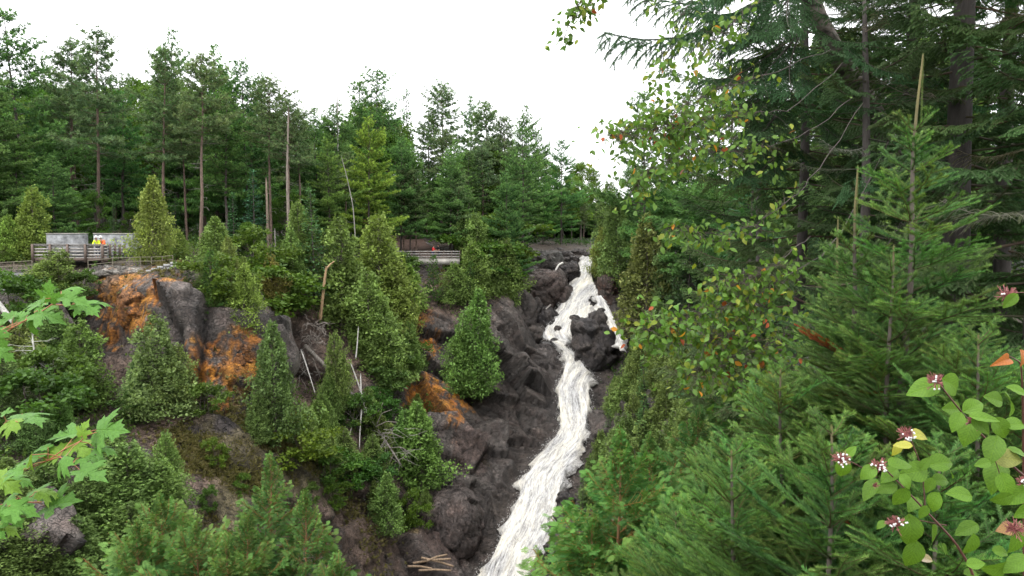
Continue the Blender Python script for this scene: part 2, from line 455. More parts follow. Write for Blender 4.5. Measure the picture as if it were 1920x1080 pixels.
def water_mat():
    m, nt, b, out = new_mat('white_water')
    at = nd(nt, 'ShaderNodeAttribute'); at.attribute_name = 'flow'
    sp = nd(nt, 'ShaderNodeSeparateXYZ'); nt.links.new(at.outputs['Vector'], sp.inputs[0])
    def streak(sx, sy, det, dist=0.0):
        mp = nd(nt, 'ShaderNodeMapping'); mp.inputs['Scale'].default_value = (sx, sy, 0)
        nt.links.new(at.outputs['Vector'], mp.inputs[0])
        n = nd(nt, 'ShaderNodeTexNoise'); n.inputs['Scale'].default_value = 1; n.inputs['Detail'].default_value = det; n.inputs['Roughness'].default_value = 0.7
        n.inputs['Distortion'].default_value = dist
        nt.links.new(mp.outputs[0], n.inputs['Vector']); return n.outputs[0]
    s1 = streak(3.4, 0.42, 10, 0.9); s2 = streak(0.8, 0.2, 5, 0.8); s3 = streak(10, 1.6, 9, 0.9)
    a1 = nd(nt, 'ShaderNodeMath', operation='MULTIPLY_ADD'); a1.inputs[1].default_value = 0.9; nt.links.new(s2, a1.inputs[0]); nt.links.new(s1, a1.inputs[2])
    # low edge value (thin sheet at the sides) shows the dark bed
    a2 = nd(nt, 'ShaderNodeMath', operation='MULTIPLY_ADD'); a2.inputs[1].default_value = 0.16
    nt.links.new(sp.outputs['Z'], a2.inputs[0]); nt.links.new(a1.outputs[0], a2.inputs[2])
    a3 = nd(nt, 'ShaderNodeMath', operation='MULTIPLY_ADD'); a3.inputs[1].default_value = 0.45; nt.links.new(s3, a3.inputs[0]); nt.links.new(a2.outputs[0], a3.inputs[2])
    foam = ramp(nt, a3.outputs[0], [(0.0, 0.0), (1.0, 1.0)])
    mr = nd(nt, 'ShaderNodeMapRange'); mr.inputs[1].default_value = 1.02; mr.inputs[2].default_value = 1.45; nt.links.new(a3.outputs[0], mr.inputs[0])
    col = mixc(nt, 'MIX', ramp(nt, s2, [(0.38, 0), (0.62, 1)]), (0.64, 0.64, 0.64), (0.62, 0.585, 0.50))
    col = mixc(nt, 'MULTIPLY', 0.8, col, ramp(nt, s3, [(0.32, 0.6), (0.56, 1.0)]))
    c = mixc(nt, 'MIX', mr.outputs[0], (0.035, 0.028, 0.022), col)
    nt.links.new(c, b.inputs['Base Color'])
    nt.links.new(ramp(nt, mr.outputs[0], [(0, 0.15), (0.6, 0.7)]), b.inputs['Roughness'])
    b.inputs['Subsurface Weight'].default_value = 0.0
    bp = nd(nt, 'ShaderNodeBump'); bp.inputs['Strength'].default_value = 0.7; bp.inputs['Distance'].default_value = 0.15
    nt.links.new(a3.outputs[0], bp.inputs['Height']); nt.links.new(bp.outputs[0], b.inputs['Normal'])
    return m
M['water'] = water_mat()
wf_me, wf_pts = build_flow(ROWS, 40, 420, 'waterfall', 0.45, 0.20, 3)
part('waterfall', wf_me); props(bpy.data.objects['waterfall'], 'foaming white and tan waterfall tumbling down the dark rock gorge', None, None, 'structure')

# ---- fine terrain sheet
def spaced(a, b, fine, lo, hi):
    core = np.arange(a, b, fine)
    out_lo = []; x = a; s = fine
    while x > lo: s *= 1.12; x -= s; out_lo.append(x)
    out_hi = []; x = core[-1]; s = fine
    while x < hi: s *= 1.12; x += s; out_hi.append(x)
    return np.concatenate([out_lo[::-1], core, out_hi])
tx = spaced(-38, 14, 0.155, -2500, 2500); ty = spaced(37, 114, 0.165, -1500, 3500)
TX, TY = np.meshgrid(tx, ty)
# base surface: coarse evaluate + bicubic-free direct evaluation
TZ = height(TX, TY)
gy, gx = np.gradient(TZ, ty, tx)
nrm = norm(np.stack([-gx, -gy, np.ones_like(gx)], 2)).reshape(-1, 3)
V0 = np.stack([TX.ravel(), TY.ravel(), TZ.ravel()], 1)
slope = 1-nrm[:, 2]
near = (V0[:, 0] > -60) & (V0[:, 0] < 40) & (V0[:, 1] > 20) & (V0[:, 1] < 135)
# lichen, soil, rock regions anchored at points on the real surface
def blob(px, py, rpx, kind):
    p, n = hit(px, py); return (p, rpx/FPX*p[1]*(1.55 if kind in 'sg' else 1), kind)
BL = [blob(*b) for b in [
 (250,508,28,'p'),(225,535,45,'o'),(235,590,28,'o'),(320,540,26,'o'),(290,560,22,'o'),(190,610,18,'o'),(270,610,16,'o'),(380,690,28,'o'),(440,690,38,'o'),(400,650,14,'o'),(450,650,20,'o'),(430,740,20,'o'),
 (795,585,22,'o'),(785,610,15,'o'),(805,640,22,'o'),(800,740,30,'o'),(775,740,20,'o'),(835,775,24,'o'),(865,755,18,'o'),(840,800,18,'o'),(850,845,12,'o'),(810,760,14,'o'),
 (300,535,3,'w'),(270,590,3,'w'),(235,540,3,'w'),
 (500,555,30,'o'),
 (200,700,30,'s'),(195,760,34,'s'),(330,790,40,'s'),(400,850,50,'g'),(450,900,40,'g'),(360,900,34,'s'),(430,980,40,'g'),(500,850,60,'g'),(600,900,50,'g'),(560,980,40,'s'),
 (520,900,40,'g'),(300,760,30,'s'),(660,960,40,'s'),(560,700,40,'s'),(350,820,30,'d'),(480,970,30,'d'),(420,800,22,'d'),
 (560,640,60,'s'),(600,560,60,'s'),(640,680,50,'s'),(580,760,60,'s'),(560,800,30,'d'),(680,1000,60,'s'),(770,1000,10,'y'),(768,960,10,'y'),(700,880,50,'s'),
 (880,540,30,'s'),(850,560,40,'s'),(780,560,20,'s'),
 (985,520,30,'p'),(1010,480,40,'p'),(960,515,20,'p'),(830,1000,70,'r'),(870,850,40,'r'),(900,700,40,'r'),
 ]]
COLR = {'o': (0.46, 0.175, 0.022), 'w': (0.42, 0.40, 0.36), 's': (0.16, 0.11, 0.085), 'g': (0.14, 0.115, 0.06), 'd': (0.05, 0.04, 0.037), 'y': (0.22, 0.16, 0.06), 'p': (0.19, 0.175, 0.155), 'r': (0.115, 0.08, 0.068)}
def rock_colour(V, N, water=True):
    n1 = fbm(V*0.35, 5, 5); n2 = fbm(V*1.6, 4, 21); n3 = fbm(V*5.0, 3, 33)
    base = np.array([0.105, 0.088, 0.077])[None]*(1+0.35*n1[:, None])*(1+0.3*n3[:, None])
    red = np.clip(n2*1.6+0.1, 0, 1)[:, None]*0.5
    base = base*(1-red) + np.array([0.13, 0.085, 0.072])*red
    mask_soil = np.clip((N[:, 2]-0.80)*6, 0, 1)
    C = base
    soil = np.array([0.085, 0.062, 0.045])*(1+0.4*n3[:, None])
    C = C*(1-mask_soil[:, None]) + soil*mask_soil[:, None]
    wob = n2*0.55 + n3*0.35
    for p, r, k in BL:
        d = np.sqrt(((V-p)**2*np.array([1, 0.6, 1])).sum(1))/r
        if k == 'o': m = np.clip((1.15-d*0.62+wob*1.5+n3*0.5)*2.4-1.05, 0, 1)*np.clip((1.9-d)*2.5, 0, 1)*0.95
        elif k in 'wy': m = np.clip((1.0-d+wob)*4, 0, 1)
        else: m = np.clip((1.3-d+wob)*1.8, 0, 1)
        if m.max() <= 0: continue
        cc = np.array(COLR[k])*(1+0.3*n3[:, None]+0.25*n2[:, None])
        if k == 'o': cc = cc*(1-0.35*np.clip(n1, 0, 1)[:, None]) ; cc[:, 1] *= 1+0.35*n2
        C = C*(1-m[:, None]) + cc*m[:, None]
    return C
def wet_dist(V):
    c = wf_pts[::4, ::6].reshape(-1, 3)
    d = np.full(len(V), 99.0)
    for i in range(0, len(V), 40000):
        vv = V[i:i+40000]
        d[i:i+40000] = np.sqrt(((vv[:, None, :]-c[None])**2).sum(2).min(1))
    return d
disp = np.zeros(len(V0)); crack = np.ones(len(V0))
idn = np.where(near)[0]
Vn = V0[idn]
warp = np.stack([fbm(Vn*0.5, 3, 40), fbm(Vn*0.5, 3, 50), fbm(Vn*0.5, 3, 60)], 1)*0.22
shear = np.array([[1, 0, 0.45], [0.15, 1, 0], [0.5, 0.2, 1.5]])   # joints run diagonally across the face
Q = (Vn+warp) @ shear.T
b1, e1 = blocky(Q, 7.0, 1); b2, e2 = blocky(Q, 1.9, 2); b3, e3 = blocky(Q, 0.6, 3)
rocky = np.clip((slope[idn]-0.05)*8, 0, 1)
detail = fbm(Vn*1.2, 5, 70)
dd = rocky*(b1*0.48 + b2*0.26 + b3*0.11 - (1-e2)*0.20 - (1-e1)*0.35) + detail*0.10 + fbm(Vn*0.25, 3, 80)*0.7*rocky
rimk = np.clip((-Vn[:, 2]-1.2)/4.5, 0.12, 1)
dd = dd*np.where(Vn[:, 0] < 0, rimk, np.maximum(rimk, 0.5))
soilm = np.zeros(len(Vn))
for p, r, k_ in BL:
    if k_ in 'sg':
        q = np.sqrt(((Vn-p)**2*np.array([1, 0.6, 1])).sum(1))/r; soilm = np.maximum(soilm, np.clip(1.5-q, 0, 1))
dd = dd*(1-0.72*soilm)+soilm*(fbm(Vn*2.2, 4, 97)*0.16)
# keep paths and the stream bed calm
wd = np.full(len(Vn), 99.0)
sel = (Vn[:, 0] > -12) & (Vn[:, 0] < 18) & (Vn[:, 1] > 55)
wd[sel] = wet_dist(Vn[sel])
k = np.clip((wd-0.5)/0.9, 0, 1)
dd = dd*(0.08+0.92*k) - 0.4*(1-k)
flat = np.clip((Vn[:, 2]+1.8)/0.8, 0, 1)*np.clip((0.10-slope[idn])*20, 0, 1)
dd = dd*(1-0.8*flat)
disp[idn] = dd
V1 = V0 + nrm*disp[:, None]
C = np.tile(np.array([0.035, 0.035, 0.02]), (len(V0), 1))
Cn = rock_colour(Vn, nrm[idn])
tone = worley(Q/1.9, 2)[3]; Cn = Cn*(0.40+0.60*np.minimum(e2, e1)[:, None])*(0.72+0.56*tone[:, None])
wet = np.clip(1-(wd-0.5)/4.5, 0, 1)[:, None]*0.4
Cn = Cn*(1-wet)+np.array([0.030, 0.026, 0.026])*wet
C[idn] = Cn
nx, ny = len(tx), len(ty)
idx = (np.arange(ny-1)[:, None]*nx + np.arange(nx-1)[None]).ravel()
me = fast_mesh('ground', V1, [np.stack([idx, idx+1, idx+nx+1, idx+nx], 1)], C, M['rock'], False)
props(part('ground', me), 'rocky gorge slopes, dark cliff faces and forest floor', None, None, 'structure')

# flecks of spray thrown off the edges of the fall
_rs = np.random.default_rng(12); _e = []
for k in (0, 1, 2, -1, -2, -3):
    q = wf_pts[60:, k]; q = q[_rs.integers(0, len(q), 900)]; _e.append(q+_rs.normal(0, 1, q.shape)*[0.22, 0.25, 0.22]+[0, -0.1, 0.15])
_q = wf_pts[60:, 3:-3].reshape(-1, 3); _q = _q[_rs.integers(0, len(_q), 5200)]; _e.append(_q+_rs.normal(0, 0.12, _q.shape)+[0, -0.08, 0.1])
_e = np.concatenate(_e); _g = Geo()
_t = np.array([(0, 0, 1), (0.9, 0, -0.4), (-0.5, 0.8, -0.4), (-0.5, -0.8, -0.4)]); _f = np.array([(0, 1, 2), (0, 2, 3), (0, 3, 1), (1, 3, 2)])
_g.inst(_t, _f, frames(_rs.normal(size=_e.shape)), _e, (1, 1, 1), _rs.uniform(0.012, 0.055, len(_e)))
M['foam'] = plain_mat('foam_fleck', (0.62, 0.61, 0.59), 0.6, 3, 0.1)
props(part('spray', _g.mesh('spray', M['foam'])), 'white flecks of spray thrown off the waterfall', None, None, 'stuff')
# ------------------------------------------------------------------ plants: element templates
def tpl_tuft(rng, k=8, cone=1.3, w=0.30):
    V = []; F = []
    for i in range(k):
        th = cone*math.sqrt((i+0.5)/k); ph = i*2.4+rng.uniform(0, 1)
        d = np.array([math.sin(th)*math.cos(ph), math.cos(th), math.sin(th)*math.sin(ph)])
        s = norm(np.cross(d, rng.normal(size=3)))*w*0.5
        L = rng.uniform(0.75, 1.1)
        V += [d*0.1-s, d*0.1+s, d*L]; F.append([3*i, 3*i+1, 3*i+2])
    return np.array(V), np.array(F)
def tpl_spray(rng, n=5, w=0.5):
    """flat conifer twig: a feather of narrow triangles"""
    V = [(-0.08, 0, 0), (0.08, 0, 0), (0, 1, -0.04)]; F = [(0, 1, 2)]
    for i in range(n):
        y = 0.08+0.8*i/n; L = w*(1-0.75*i/n)*rng.uniform(0.8, 1.15)
        for sg in (-1, 1):
            b = len(V); z = rng.uniform(-0.06, 0.06)
            V += [(0, y-0.08, 0), (0, y+0.16, 0), (sg*L*0.8, y+L*0.65, z)]; F.append((b, b+1, b+2) if sg > 0 else (b+1, b, b+2))
    return np.array(V, float), np.array(F)
def tpl_fan(rng, k=4, spread=0.95, w=0.3):
    V = []; F = []
    for i in range(k):
        a = -spread + 2*spread*i/(k-1) + rng.uniform(-0.1, 0.1)
        L = (1-0.28*abs(a))*rng.uniform(0.75, 1.1)
        d = np.array([math.sin(a), math.cos(a), rng.uniform(-0.2, 0.2)]); s = np.array([math.cos(a), -math.sin(a), 0])*w*0.5
        b = len(V); V += [d*0.05, d*L*0.6-s, d*L, d*L*0.6+s]; F.append((b, b+1, b+2, b+3))
    return np.array(V, float), np.array(F)
def tpl_leaves(rng, k=4):
    V = []; F = []
    for i in range(k):
        d = norm(rng.normal(size=3)+np.array([0, 0.9, 0])); o = rng.normal(size=3)*0.25
        s = norm(np.cross(d, rng.normal(size=3)))*0.26
        L = rng.uniform(0.5, 0.8)
        b = len(V); V += [o, o+d*L*0.45-s, o+d*L, o+d*L*0.45+s]; F.append((b, b+1, b+2, b+3))
    return np.array(V, float), np.array(F)
_r = np.random.default_rng(11)
TUFT = [tpl_tuft(_r) for _ in range(4)]
TUFT_R = [tpl_tuft(_r, 10, 1.6, 0.27) for _ in range(4)]
SPRAY = [tpl_spray(_r) for _ in range(3)]
FAN = [tpl_fan(_r) for _ in range(4)]
LEAFS = [tpl_leaves(_r) for _ in range(5)]

def scatter(g, tpls, T, D, size, col, rng, roll=0.6, up=(0, 0, 1)):
    T = np.asarray(T); D = np.asarray(D); N = len(T)
    if N == 0: return
    R = frames(D, rng.uniform(-roll, roll, N), up)
    which = rng.integers(0, len(tpls), N)
    size = np.broadcast_to(size, (N,)); col = np.broadcast_to(col, (N, 3))
    for i, (v, f) in enumerate(tpls):
        m = which == i
        g.inst(v, f, R[m], T[m], col[m], size[m])

def tint(rng, base, N, var=0.22, hue=0.10):
    c = np.tile(np.array(base, float), (N, 1))*(1+rng.normal(0, var, (N, 1)).clip(-0.5, 0.7))
    c[:, 0] *= 1+rng.normal(0, hue, N); return c.clip(0.004, 1)

BARKC = {'white': (0.075, 0.062, 0.052), 'red': (0.15, 0.105, 0.08), 'cedar': (0.12, 0.10, 0.08), 'spruce': (0.09, 0.075, 0.065), 'birch': (0.5, 0.47, 0.42), 'dead': (0.24, 0.215, 0.19)}
def conifer(seed, H, c0, nwh, nb, L, el, curve, sgap, sratio, sang, tgap, tpls, tsize, cols, bark, lean=0.0, r0=None, missing=0.12, whorl_jit=0.4, upbias=0.25, thin=1.0, dead=0, secdroop=0.0):
    rng = np.random.default_rng(seed)
    tr = Geo(); cr = Geo()
    n = 14; zz = np.linspace(0, H, n)
    wob = np.cumsum(rng.normal(0, H*0.0022, (n, 2)), 0); wob -= wob[0]
    ax = np.stack([wob[:, 0]+lean*zz, wob[:, 1], zz], 1)
    r0 = r0 or H*0.009
    tr.tube(ax, r0*(1-zz/H)**0.8+0.012, BARKC[bark], 9)
    def axis(z): return np.stack([np.interp(z, zz, ax[:, 0]), np.interp(z, zz, ax[:, 1]), np.asarray(z, float)], -1)
    T, D, S = [], [], []; wa, wb, wr = [], [], []
    for w in range(nwh):
        t = (w+0.5)/nwh
        zc = H*(c0+(1-c0)*t**0.92)
        gl = rng.uniform(0.75, 1.2)
        for b in range(nb):
            if rng.random() < missing: continue
            z = zc + rng.uniform(-1, 1)*H*(1-c0)/nwh*whorl_jit
            if z > H*0.995: continue
            az = b*2*math.pi/nb + w*1.1 + rng.uniform(-0.4, 0.4)
            Lb = L(t)*gl*rng.uniform(0.6, 1.15)
            e = math.radians(el(t)+rng.uniform(-7, 7))
            u = np.array([math.cos(az), math.sin(az), 0])
            o = axis(z)
            def pos(s): 
                s = np.atleast_1d(s)[:, None]
                return o + u*Lb*s*math.cos(e) + np.array([0, 0, 1.0])*Lb*(math.sin(e)*s + curve*s*s)
            ss = np.linspace(0, 1, 5); pp = pos(ss)
            wa.append(pp[:-1]); wb.append(pp[1:]); wr.append(np.linspace(1, 0.3, 5)[:-1]*Lb*0.011+0.006)
            ns = max(2, int(Lb*0.8/sgap))
            for j in range(ns):
                s = 0.22+0.78*(j+rng.uniform(0, 0.7))/ns
                if s > 1: s = 1
                tang = norm(pos(min(1, s)+0.01)[0]-pos(s-0.01)[0])
                sg = 1 if j % 2 else -1
                a = sg*math.radians(sang)*rng.uniform(0.7, 1.2)*(1-0.5*max(0, s-0.75)*4*0.6)
                side = np.array([-u[1], u[0], 0])
                d = norm(tang*math.cos(a)+side*math.sin(a)+np.array([0, 0, rng.uniform(-0.1, 0.2)-secdroop]))
                ls = sratio*Lb*(1.05-s*0.85)*rng.uniform(0.7, 1.2)+tsize*0.6
                p0 = pos(s)[0]
                nt = max(1, int(ls/tgap))
                q = (np.arange(nt)+rng.uniform(0.3, 1, nt))/nt*ls
                pt = p0+d*q[:, None]; pt[:, 2] -= secdroop*q*q*0.5
                pt += rng.normal(0, tsize*0.16, pt.shape)
                T.append(pt); D.append(np.tile(d, (nt, 1))+np.array([0, 0, upbias])+rng.normal(0, 0.28, (nt, 3)))
                S.append(np.tile(s, nt))
                wa.append(p0[None]); wb.append((p0+d*ls*0.8)[None]); wr.append(np.array([0.008*max(1, H/14)]))
    # leader
    zt = np.linspace(H*0.965, H*1.0, 6); pt = axis(zt)
    T.append(pt+rng.normal(0, tsize*0.3, pt.shape)); D.append(np.tile([0, 0, 1.0], (6, 1))+rng.normal(0, 0.6, (6, 3))); S.append(np.ones(6))
    T = np.concatenate(T); D = np.concatenate(D); S = np.concatenate(S)
    if thin < 1:
        k = rng.random(len(T)) < thin; T, D, S = T[k], D[k], S[k]
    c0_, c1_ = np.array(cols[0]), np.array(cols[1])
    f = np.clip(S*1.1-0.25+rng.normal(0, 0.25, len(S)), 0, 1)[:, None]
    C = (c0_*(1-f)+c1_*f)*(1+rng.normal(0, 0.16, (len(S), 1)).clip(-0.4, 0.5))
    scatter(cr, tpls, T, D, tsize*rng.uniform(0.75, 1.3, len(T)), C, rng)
    cr.segs(np.concatenate(wa), np.concatenate(wb), np.concatenate(wr), np.concatenate(wr)*0.6, np.array(BARKC[bark])*1.1)
    # bare dead branches under the crown
    for k in range(dead):
        z = H*rng.uniform(c0*0.35, c0*1.05+0.05); az = rng.uniform(0, 6.28); Ld = rng.uniform(0.4, 1.6)*H/22
        u = np.array([math.cos(az), math.sin(az), rng.uniform(-0.35, 0.25)])
        o = axis(z); m = o+u*Ld*0.55; e = m+(u+rng.normal(0, 0.4, 3))*Ld*0.6
        tr.segs([o, m, m], [m, e, m+(u+rng.normal(0, 0.6, 3))*Ld*0.5], [0.025, 0.017, 0.013], [0.018, 0.008, 0.006], (0.22, 0.2, 0.18))
    return tr.mesh('trunk', M['bark'], True), cr.mesh('crown', M['needle'])

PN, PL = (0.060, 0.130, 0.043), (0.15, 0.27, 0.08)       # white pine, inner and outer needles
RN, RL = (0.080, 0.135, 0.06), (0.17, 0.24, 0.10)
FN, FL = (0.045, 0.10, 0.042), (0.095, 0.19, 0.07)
def white_pine(seed, H=22, c0=0.12, thin=1.0, wide=1.0, nwh=24):
    return conifer(seed, H, c0, nwh, 5, lambda t: wide*H*0.235*(1-t)**0.62*(0.75+0.5*math.sin(t*9+seed)**2)+0.5,
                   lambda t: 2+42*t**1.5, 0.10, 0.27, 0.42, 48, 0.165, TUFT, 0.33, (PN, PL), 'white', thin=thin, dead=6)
def red_pine(seed, H=22, c0=0.45, thin=1.0):
    return conifer(seed, H, c0, 18, 6, lambda t: H*0.165*(1-t)**0.5*(0.7+0.5*math.sin(t*7+seed)**2)+0.4,
                   lambda t: -8+50*t, 0.16, 0.36, 0.44, 50, 0.21, TUFT_R, 0.36, (RN, RL), 'red', thin=thin, missing=0.2, whorl_jit=0.9, upbias=0.5, dead=26, r0=H*0.0095)
def spruce(seed, H=14, c0=0.06, wide=1.0):
    return conifer(seed, H, c0, 30, 6, lambda t: wide*H*0.16*(1-t)**0.8+0.18, lambda t: -14+40*t, 0.12, 0.2, 0.36, 50, 0.16, SPRAY, 0.38, (FN, FL), 'spruce', secdroop=0.15, upbias=0.0, dead=4)
def young_pine(seed, H=6):
    return conifer(seed, H, 0.04, 13, 6, lambda t: H*0.27*(1-t)**0.7+0.15, lambda t: 8+40*t, 0.12, 0.22, 0.36, 48, 0.17, TUFT, 0.25, ((0.04, 0.085, 0.03), (0.08, 0.15, 0.04)), 'white', missing=0.05)
def cedar(seed, H=7, R=1.85, n=250, fans=38, size=0.15, cols=((0.10, 0.148, 0.048), (0.225, 0.30, 0.095)), shape=0.62, base=0.02, lump=0.35, stems=1):
    rng = np.random.default_rng(seed)
    tr = Geo(); cr = Geo()
    zz = np.linspace(0, H*0.97, 9); wob = np.cumsum(rng.normal(0, H*0.006, (9, 2)), 0); wob -= wob[0]
    ax = np.stack([wob[:, 0], wob[:, 1], zz], 1)
    tr.tube(ax, H*0.014*(1-zz/H)+0.015, BARKC['cedar'], 8)
    ph = rng.uniform(0, 6.28, 4)
    lob = [(rng.uniform(0, 6.28), rng.uniform(0, 0.95), rng.uniform(0.35, 0.8), rng.uniform(0.08, 0.2), rng.uniform(0.1, 0.5)) for _ in range(16)]
    T, D, C = [], [], []; wa, wb = [], []
    st_ = [(0.0, 0.0, 1.0)]+[(math.cos(a)*R*0.42, math.sin(a)*R*0.42, rng.uniform(0.6, 0.86)) for a in rng.uniform(0, 6.28, stems-1)]
    for i in range(n):
        sx, sy, sh_ = st_[i % stems] if i % (stems+1) else st_[0]
        t = base+(1-base)*((i+rng.random())/n)**1.15
        az = i*2.39996+rng.uniform(-0.3, 0.3)
        prof = (1-t)**shape*min(1, (t+0.12)*5)
        lum = 1+lump*math.sin(az*2+ph[0]+t*5)*math.sin(t*13+ph[1]+az)
        lum *= 0.72+max(a5*math.exp(-(((az-a1+math.pi) % (2*math.pi)-math.pi)/a3)**2-((t-a2)/a4)**2) for a1, a2, a3, a4, a5 in lob)*1.3
        Lb = R*prof*lum*rng.uniform(0.7, 1.12)+0.08*R
        if rng.random() < 0.10: Lb *= rng.uniform(1.1, 1.4)
        z = t*H; u = np.array([math.cos(az), math.sin(az), 0])
        o = np.array([np.interp(z, zz, ax[:, 0]), np.interp(z, zz, ax[:, 1]), z*0.97])*[1, 1, sh_]+np.array([sx, sy, 0])*min(1, 0.35+t*1.2)
        rise = rng.uniform(-0.05, 0.35)
        k = fans if Lb > R*0.3 else max(5, fans//2)
        s = 0.45+0.55*rng.random(k)**0.7
        p = o+u*(Lb*s)[:, None]; p[:, 2] += Lb*(rise*s**1.6)+rng.normal(0, 0.10*R, k)
        side = np.array([-u[1], u[0], 0]); p += side*(rng.normal(0, 0.16, k)*Lb*s+rng.normal(0, 0.05*R, k))[:, None]
        d = u*rng.uniform(0.3, 1, (k, 1))+side*rng.normal(0, 0.5, (k, 1))+np.array([0, 0, 1])*rng.uniform(-0.55, 0.85, (k, 1))
        T.append(p); D.append(d)
        f = np.clip((s-0.45)/0.55+rng.normal(0, 0.3, k), 0, 1)[:, None]
        patch = 1+0.22*math.sin(az*3+t*9+ph[2])
        C.append((np.array(cols[0])*(1-f)+np.array(cols[1])*f)*patch*(1+rng.normal(0, 0.10, (k, 1)))*rng.uniform(0.82, 1.2))
        wa.append(o[None]); wb.append((o+u*Lb*0.8+np.array([0, 0, Lb*rise*0.6]))[None])
    T = np.concatenate(T); D = np.concatenate(D); C = np.concatenate(C).clip(0.005, 1)
    scatter(cr, FAN, T, D, size*rng.uniform(0.7, 1.35, len(T)), C, rng, roll=1.6)
    cr.segs(np.concatenate(wa), np.concatenate(wb), 0.018, 0.006, BARKC['cedar'])
    return tr.mesh('trunk', M['bark'], True), cr.mesh('crown', M['needle'])
def broadleaf(seed, H=8, R=2.6, n=60, per=70, size=0.22, cols=((0.06, 0.12, 0.02), (0.12, 0.22, 0.03)), c0=0.3, bark='cedar', stems=1):
    rng = np.random.default_rng(seed); tr = Geo(); cr = Geo()
    T, D, C = [], [], []
    for st in range(stems):
        base = np.array([0, 0, 0.0]) if stems == 1 else np.append(rng.normal(0, R*0.18, 2), 0)
        top = base+np.array([*rng.normal(0, R*0.15*stems**0.5, 2), H*rng.uniform(0.8, 0.95)])
        zz = np.linspace(0, 1, 7)[:, None]
        ax = base*(1-zz)+top*zz+np.cumsum(rng.normal(0, H*0.008, (7, 3)), 0)*[1, 1, 0]
        tr.tube(ax, (H*0.013/stems**0.5)*(1-zz[:, 0]*0.85)+0.008, BARKC[bark], 7)
        for i in range(n//stems):
            t = c0+(1-c0)*rng.random(); az = rng.uniform(0, 6.28)
            rr = R*math.sqrt(max(0.02, 1-((t-c0)/(1-c0)*2-0.85)**2*0.8))*rng.uniform(0.55, 1.05)
            o = np.array([np.interp(t*0.75, zz[:, 0], ax[:, k]) for k in range(3)])
            e = np.array([ax[3, 0]+math.cos(az)*rr, ax[3, 1]+math.sin(az)*rr, t*H+rng.uniform(-0.2, 0.3)])
            m = (o+e)/2+np.array([0, 0, -0.1*rr])
            tr.segs([o, m], [m, e], [0.03*H/8, 0.018*H/8], [0.018*H/8, 0.006], BARKC[bark])
            r2 = R*rng.uniform(0.16, 0.3)
            p = e+norm(rng.normal(size=(per, 3)))*(r2*rng.random((per, 1))**0.45)*[1.2, 1.2, 0.6]
            T.append(p); D.append(rng.normal(0, 0.6, (per, 3))+[0, 0, -0.3]+(p-e)/r2)
            cl = rng.normal(0, 0.13)
            f = rng.random((per, 1)); C.append((np.array(cols[0])*(1-f)+np.array(cols[1])*f)*(1+cl+rng.normal(0, 0.12, (per, 1))))
    T = np.concatenate(T); D = np.concatenate(D); C = np.concatenate(C).clip(0.004, 1)
    scatter(cr, LEAFS, T, D, size*rng.uniform(0.7, 1.3, len(T)), C, rng, roll=3)
    return tr.mesh('trunk', M['bark'], True), cr.mesh('crown', M['leaf'])

# prototypes: (trunk, crown, height)
PROTO = {
 'wp': [(*white_pine(1), 22), (*white_pine(2, wide=1.15, nwh=20), 22), (*white_pine(3, thin=0.6, wide=0.85, c0=0.3), 22), (*white_pine(4, wide=0.9, nwh=26), 22)],
 'rp': [(*red_pine(5), 22), (*red_pine(6, c0=0.55), 22), (*red_pine(7, c0=0.6, thin=0.7), 22)],
 'sp': [(*spruce(8), 14), (*spruce(9, wide=0.8), 14)],
 'yp': [(*young_pine(12), 6), (*young_pine(13), 6)],
 'ce': [(*cedar(21, stems=2, n=280), 7), (*cedar(22, shape=0.7, lump=0.35), 7), (*cedar(23, shape=0.5, lump=0.45, stems=3, n=310), 7), (*cedar(24, n=270, lump=0.55, shape=0.55, stems=2), 7)],
 'de': [(*broadleaf(31), 8), (*broadleaf(32, n=48, c0=0.2), 8)],
 'sh': [(*broadleaf(41, H=2.2, R=1.3, n=34, per=34, size=0.2, c0=0.1, stems=4, cols=((0.05, 0.095, 0.022), (0.10, 0.17, 0.035))), 2.2),
        (*broadleaf(42, H=2.2, R=1.5, n=30, per=34, size=0.2, c0=0.05, stems=5, cols=((0.055, 0.105, 0.02), (0.12, 0.19, 0.03))), 2.2)],
}

NAMES = {'wp': ('pine_tree', 'pine tree'), 'rp': ('pine_tree', 'pine tree'), 'sp': ('spruce_tree', 'spruce tree'), 'yp': ('pine_tree', 'young pine'), 'ce': ('cedar_tree', 'cedar tree'),
         'de': ('broadleaf_tree', 'broadleaf tree'), 'sh': ('shrub', 'shrub')}
TR = random.Random(5)
LM = [(105, 450, 'the left concrete panel'), (215, 455, 'the right concrete panel'), (285, 410, 'the lone conical cedar'), (478, 400, 'the bluish spruce'), (541, 330, 'the long bare trunk'), (690, 300, 'the yellow green pine'),
      (828, 250, 'the airy crowned red pine'), (812, 465, 'the distant walkers'), (1052, 380, 'the dark pyramidal pine'), (590, 632, 'the root tangle'), (683, 740, 'the twin white stems'), (745, 860, 'the low end of the fallen log'),
      (620, 695, 'the top end of the fallen log'), (800, 620, 'the orange streak'), (440, 680, 'the orange block'), (298, 680, 'the large grey green cedar'), (70, 740, 'the white dead conifer'), (1117, 650, 'the big black rock'), (1095, 510, 'the lip of the falls'),
      (1206, 520, 'the olive cedar'), (1080, 760, 'the narrow middle of the falls'), (1020, 940, 'the broad foot of the falls'), (1180, 850, 'the reddish cedar leader'), (1300, 640, 'the lower birch leaves'), (1330, 250, 'the upper birch leaves'), (1611, 400, 'the second fir leader'),
      (1727, 250, 'the tallest fir leader'), (1462, 720, 'the bright near fir'), (380, 200, 'the curving grey trunk'), (184, 200, 'the straight pinkish trunk'), (62, 150, 'the tallest ragged pine'), (130, 840, 'the middle maple spray'), (50, 590, 'the upper maple spray'), (920, 300, 'the grey trunked red pine'), (220, 910, 'the bare scree')]
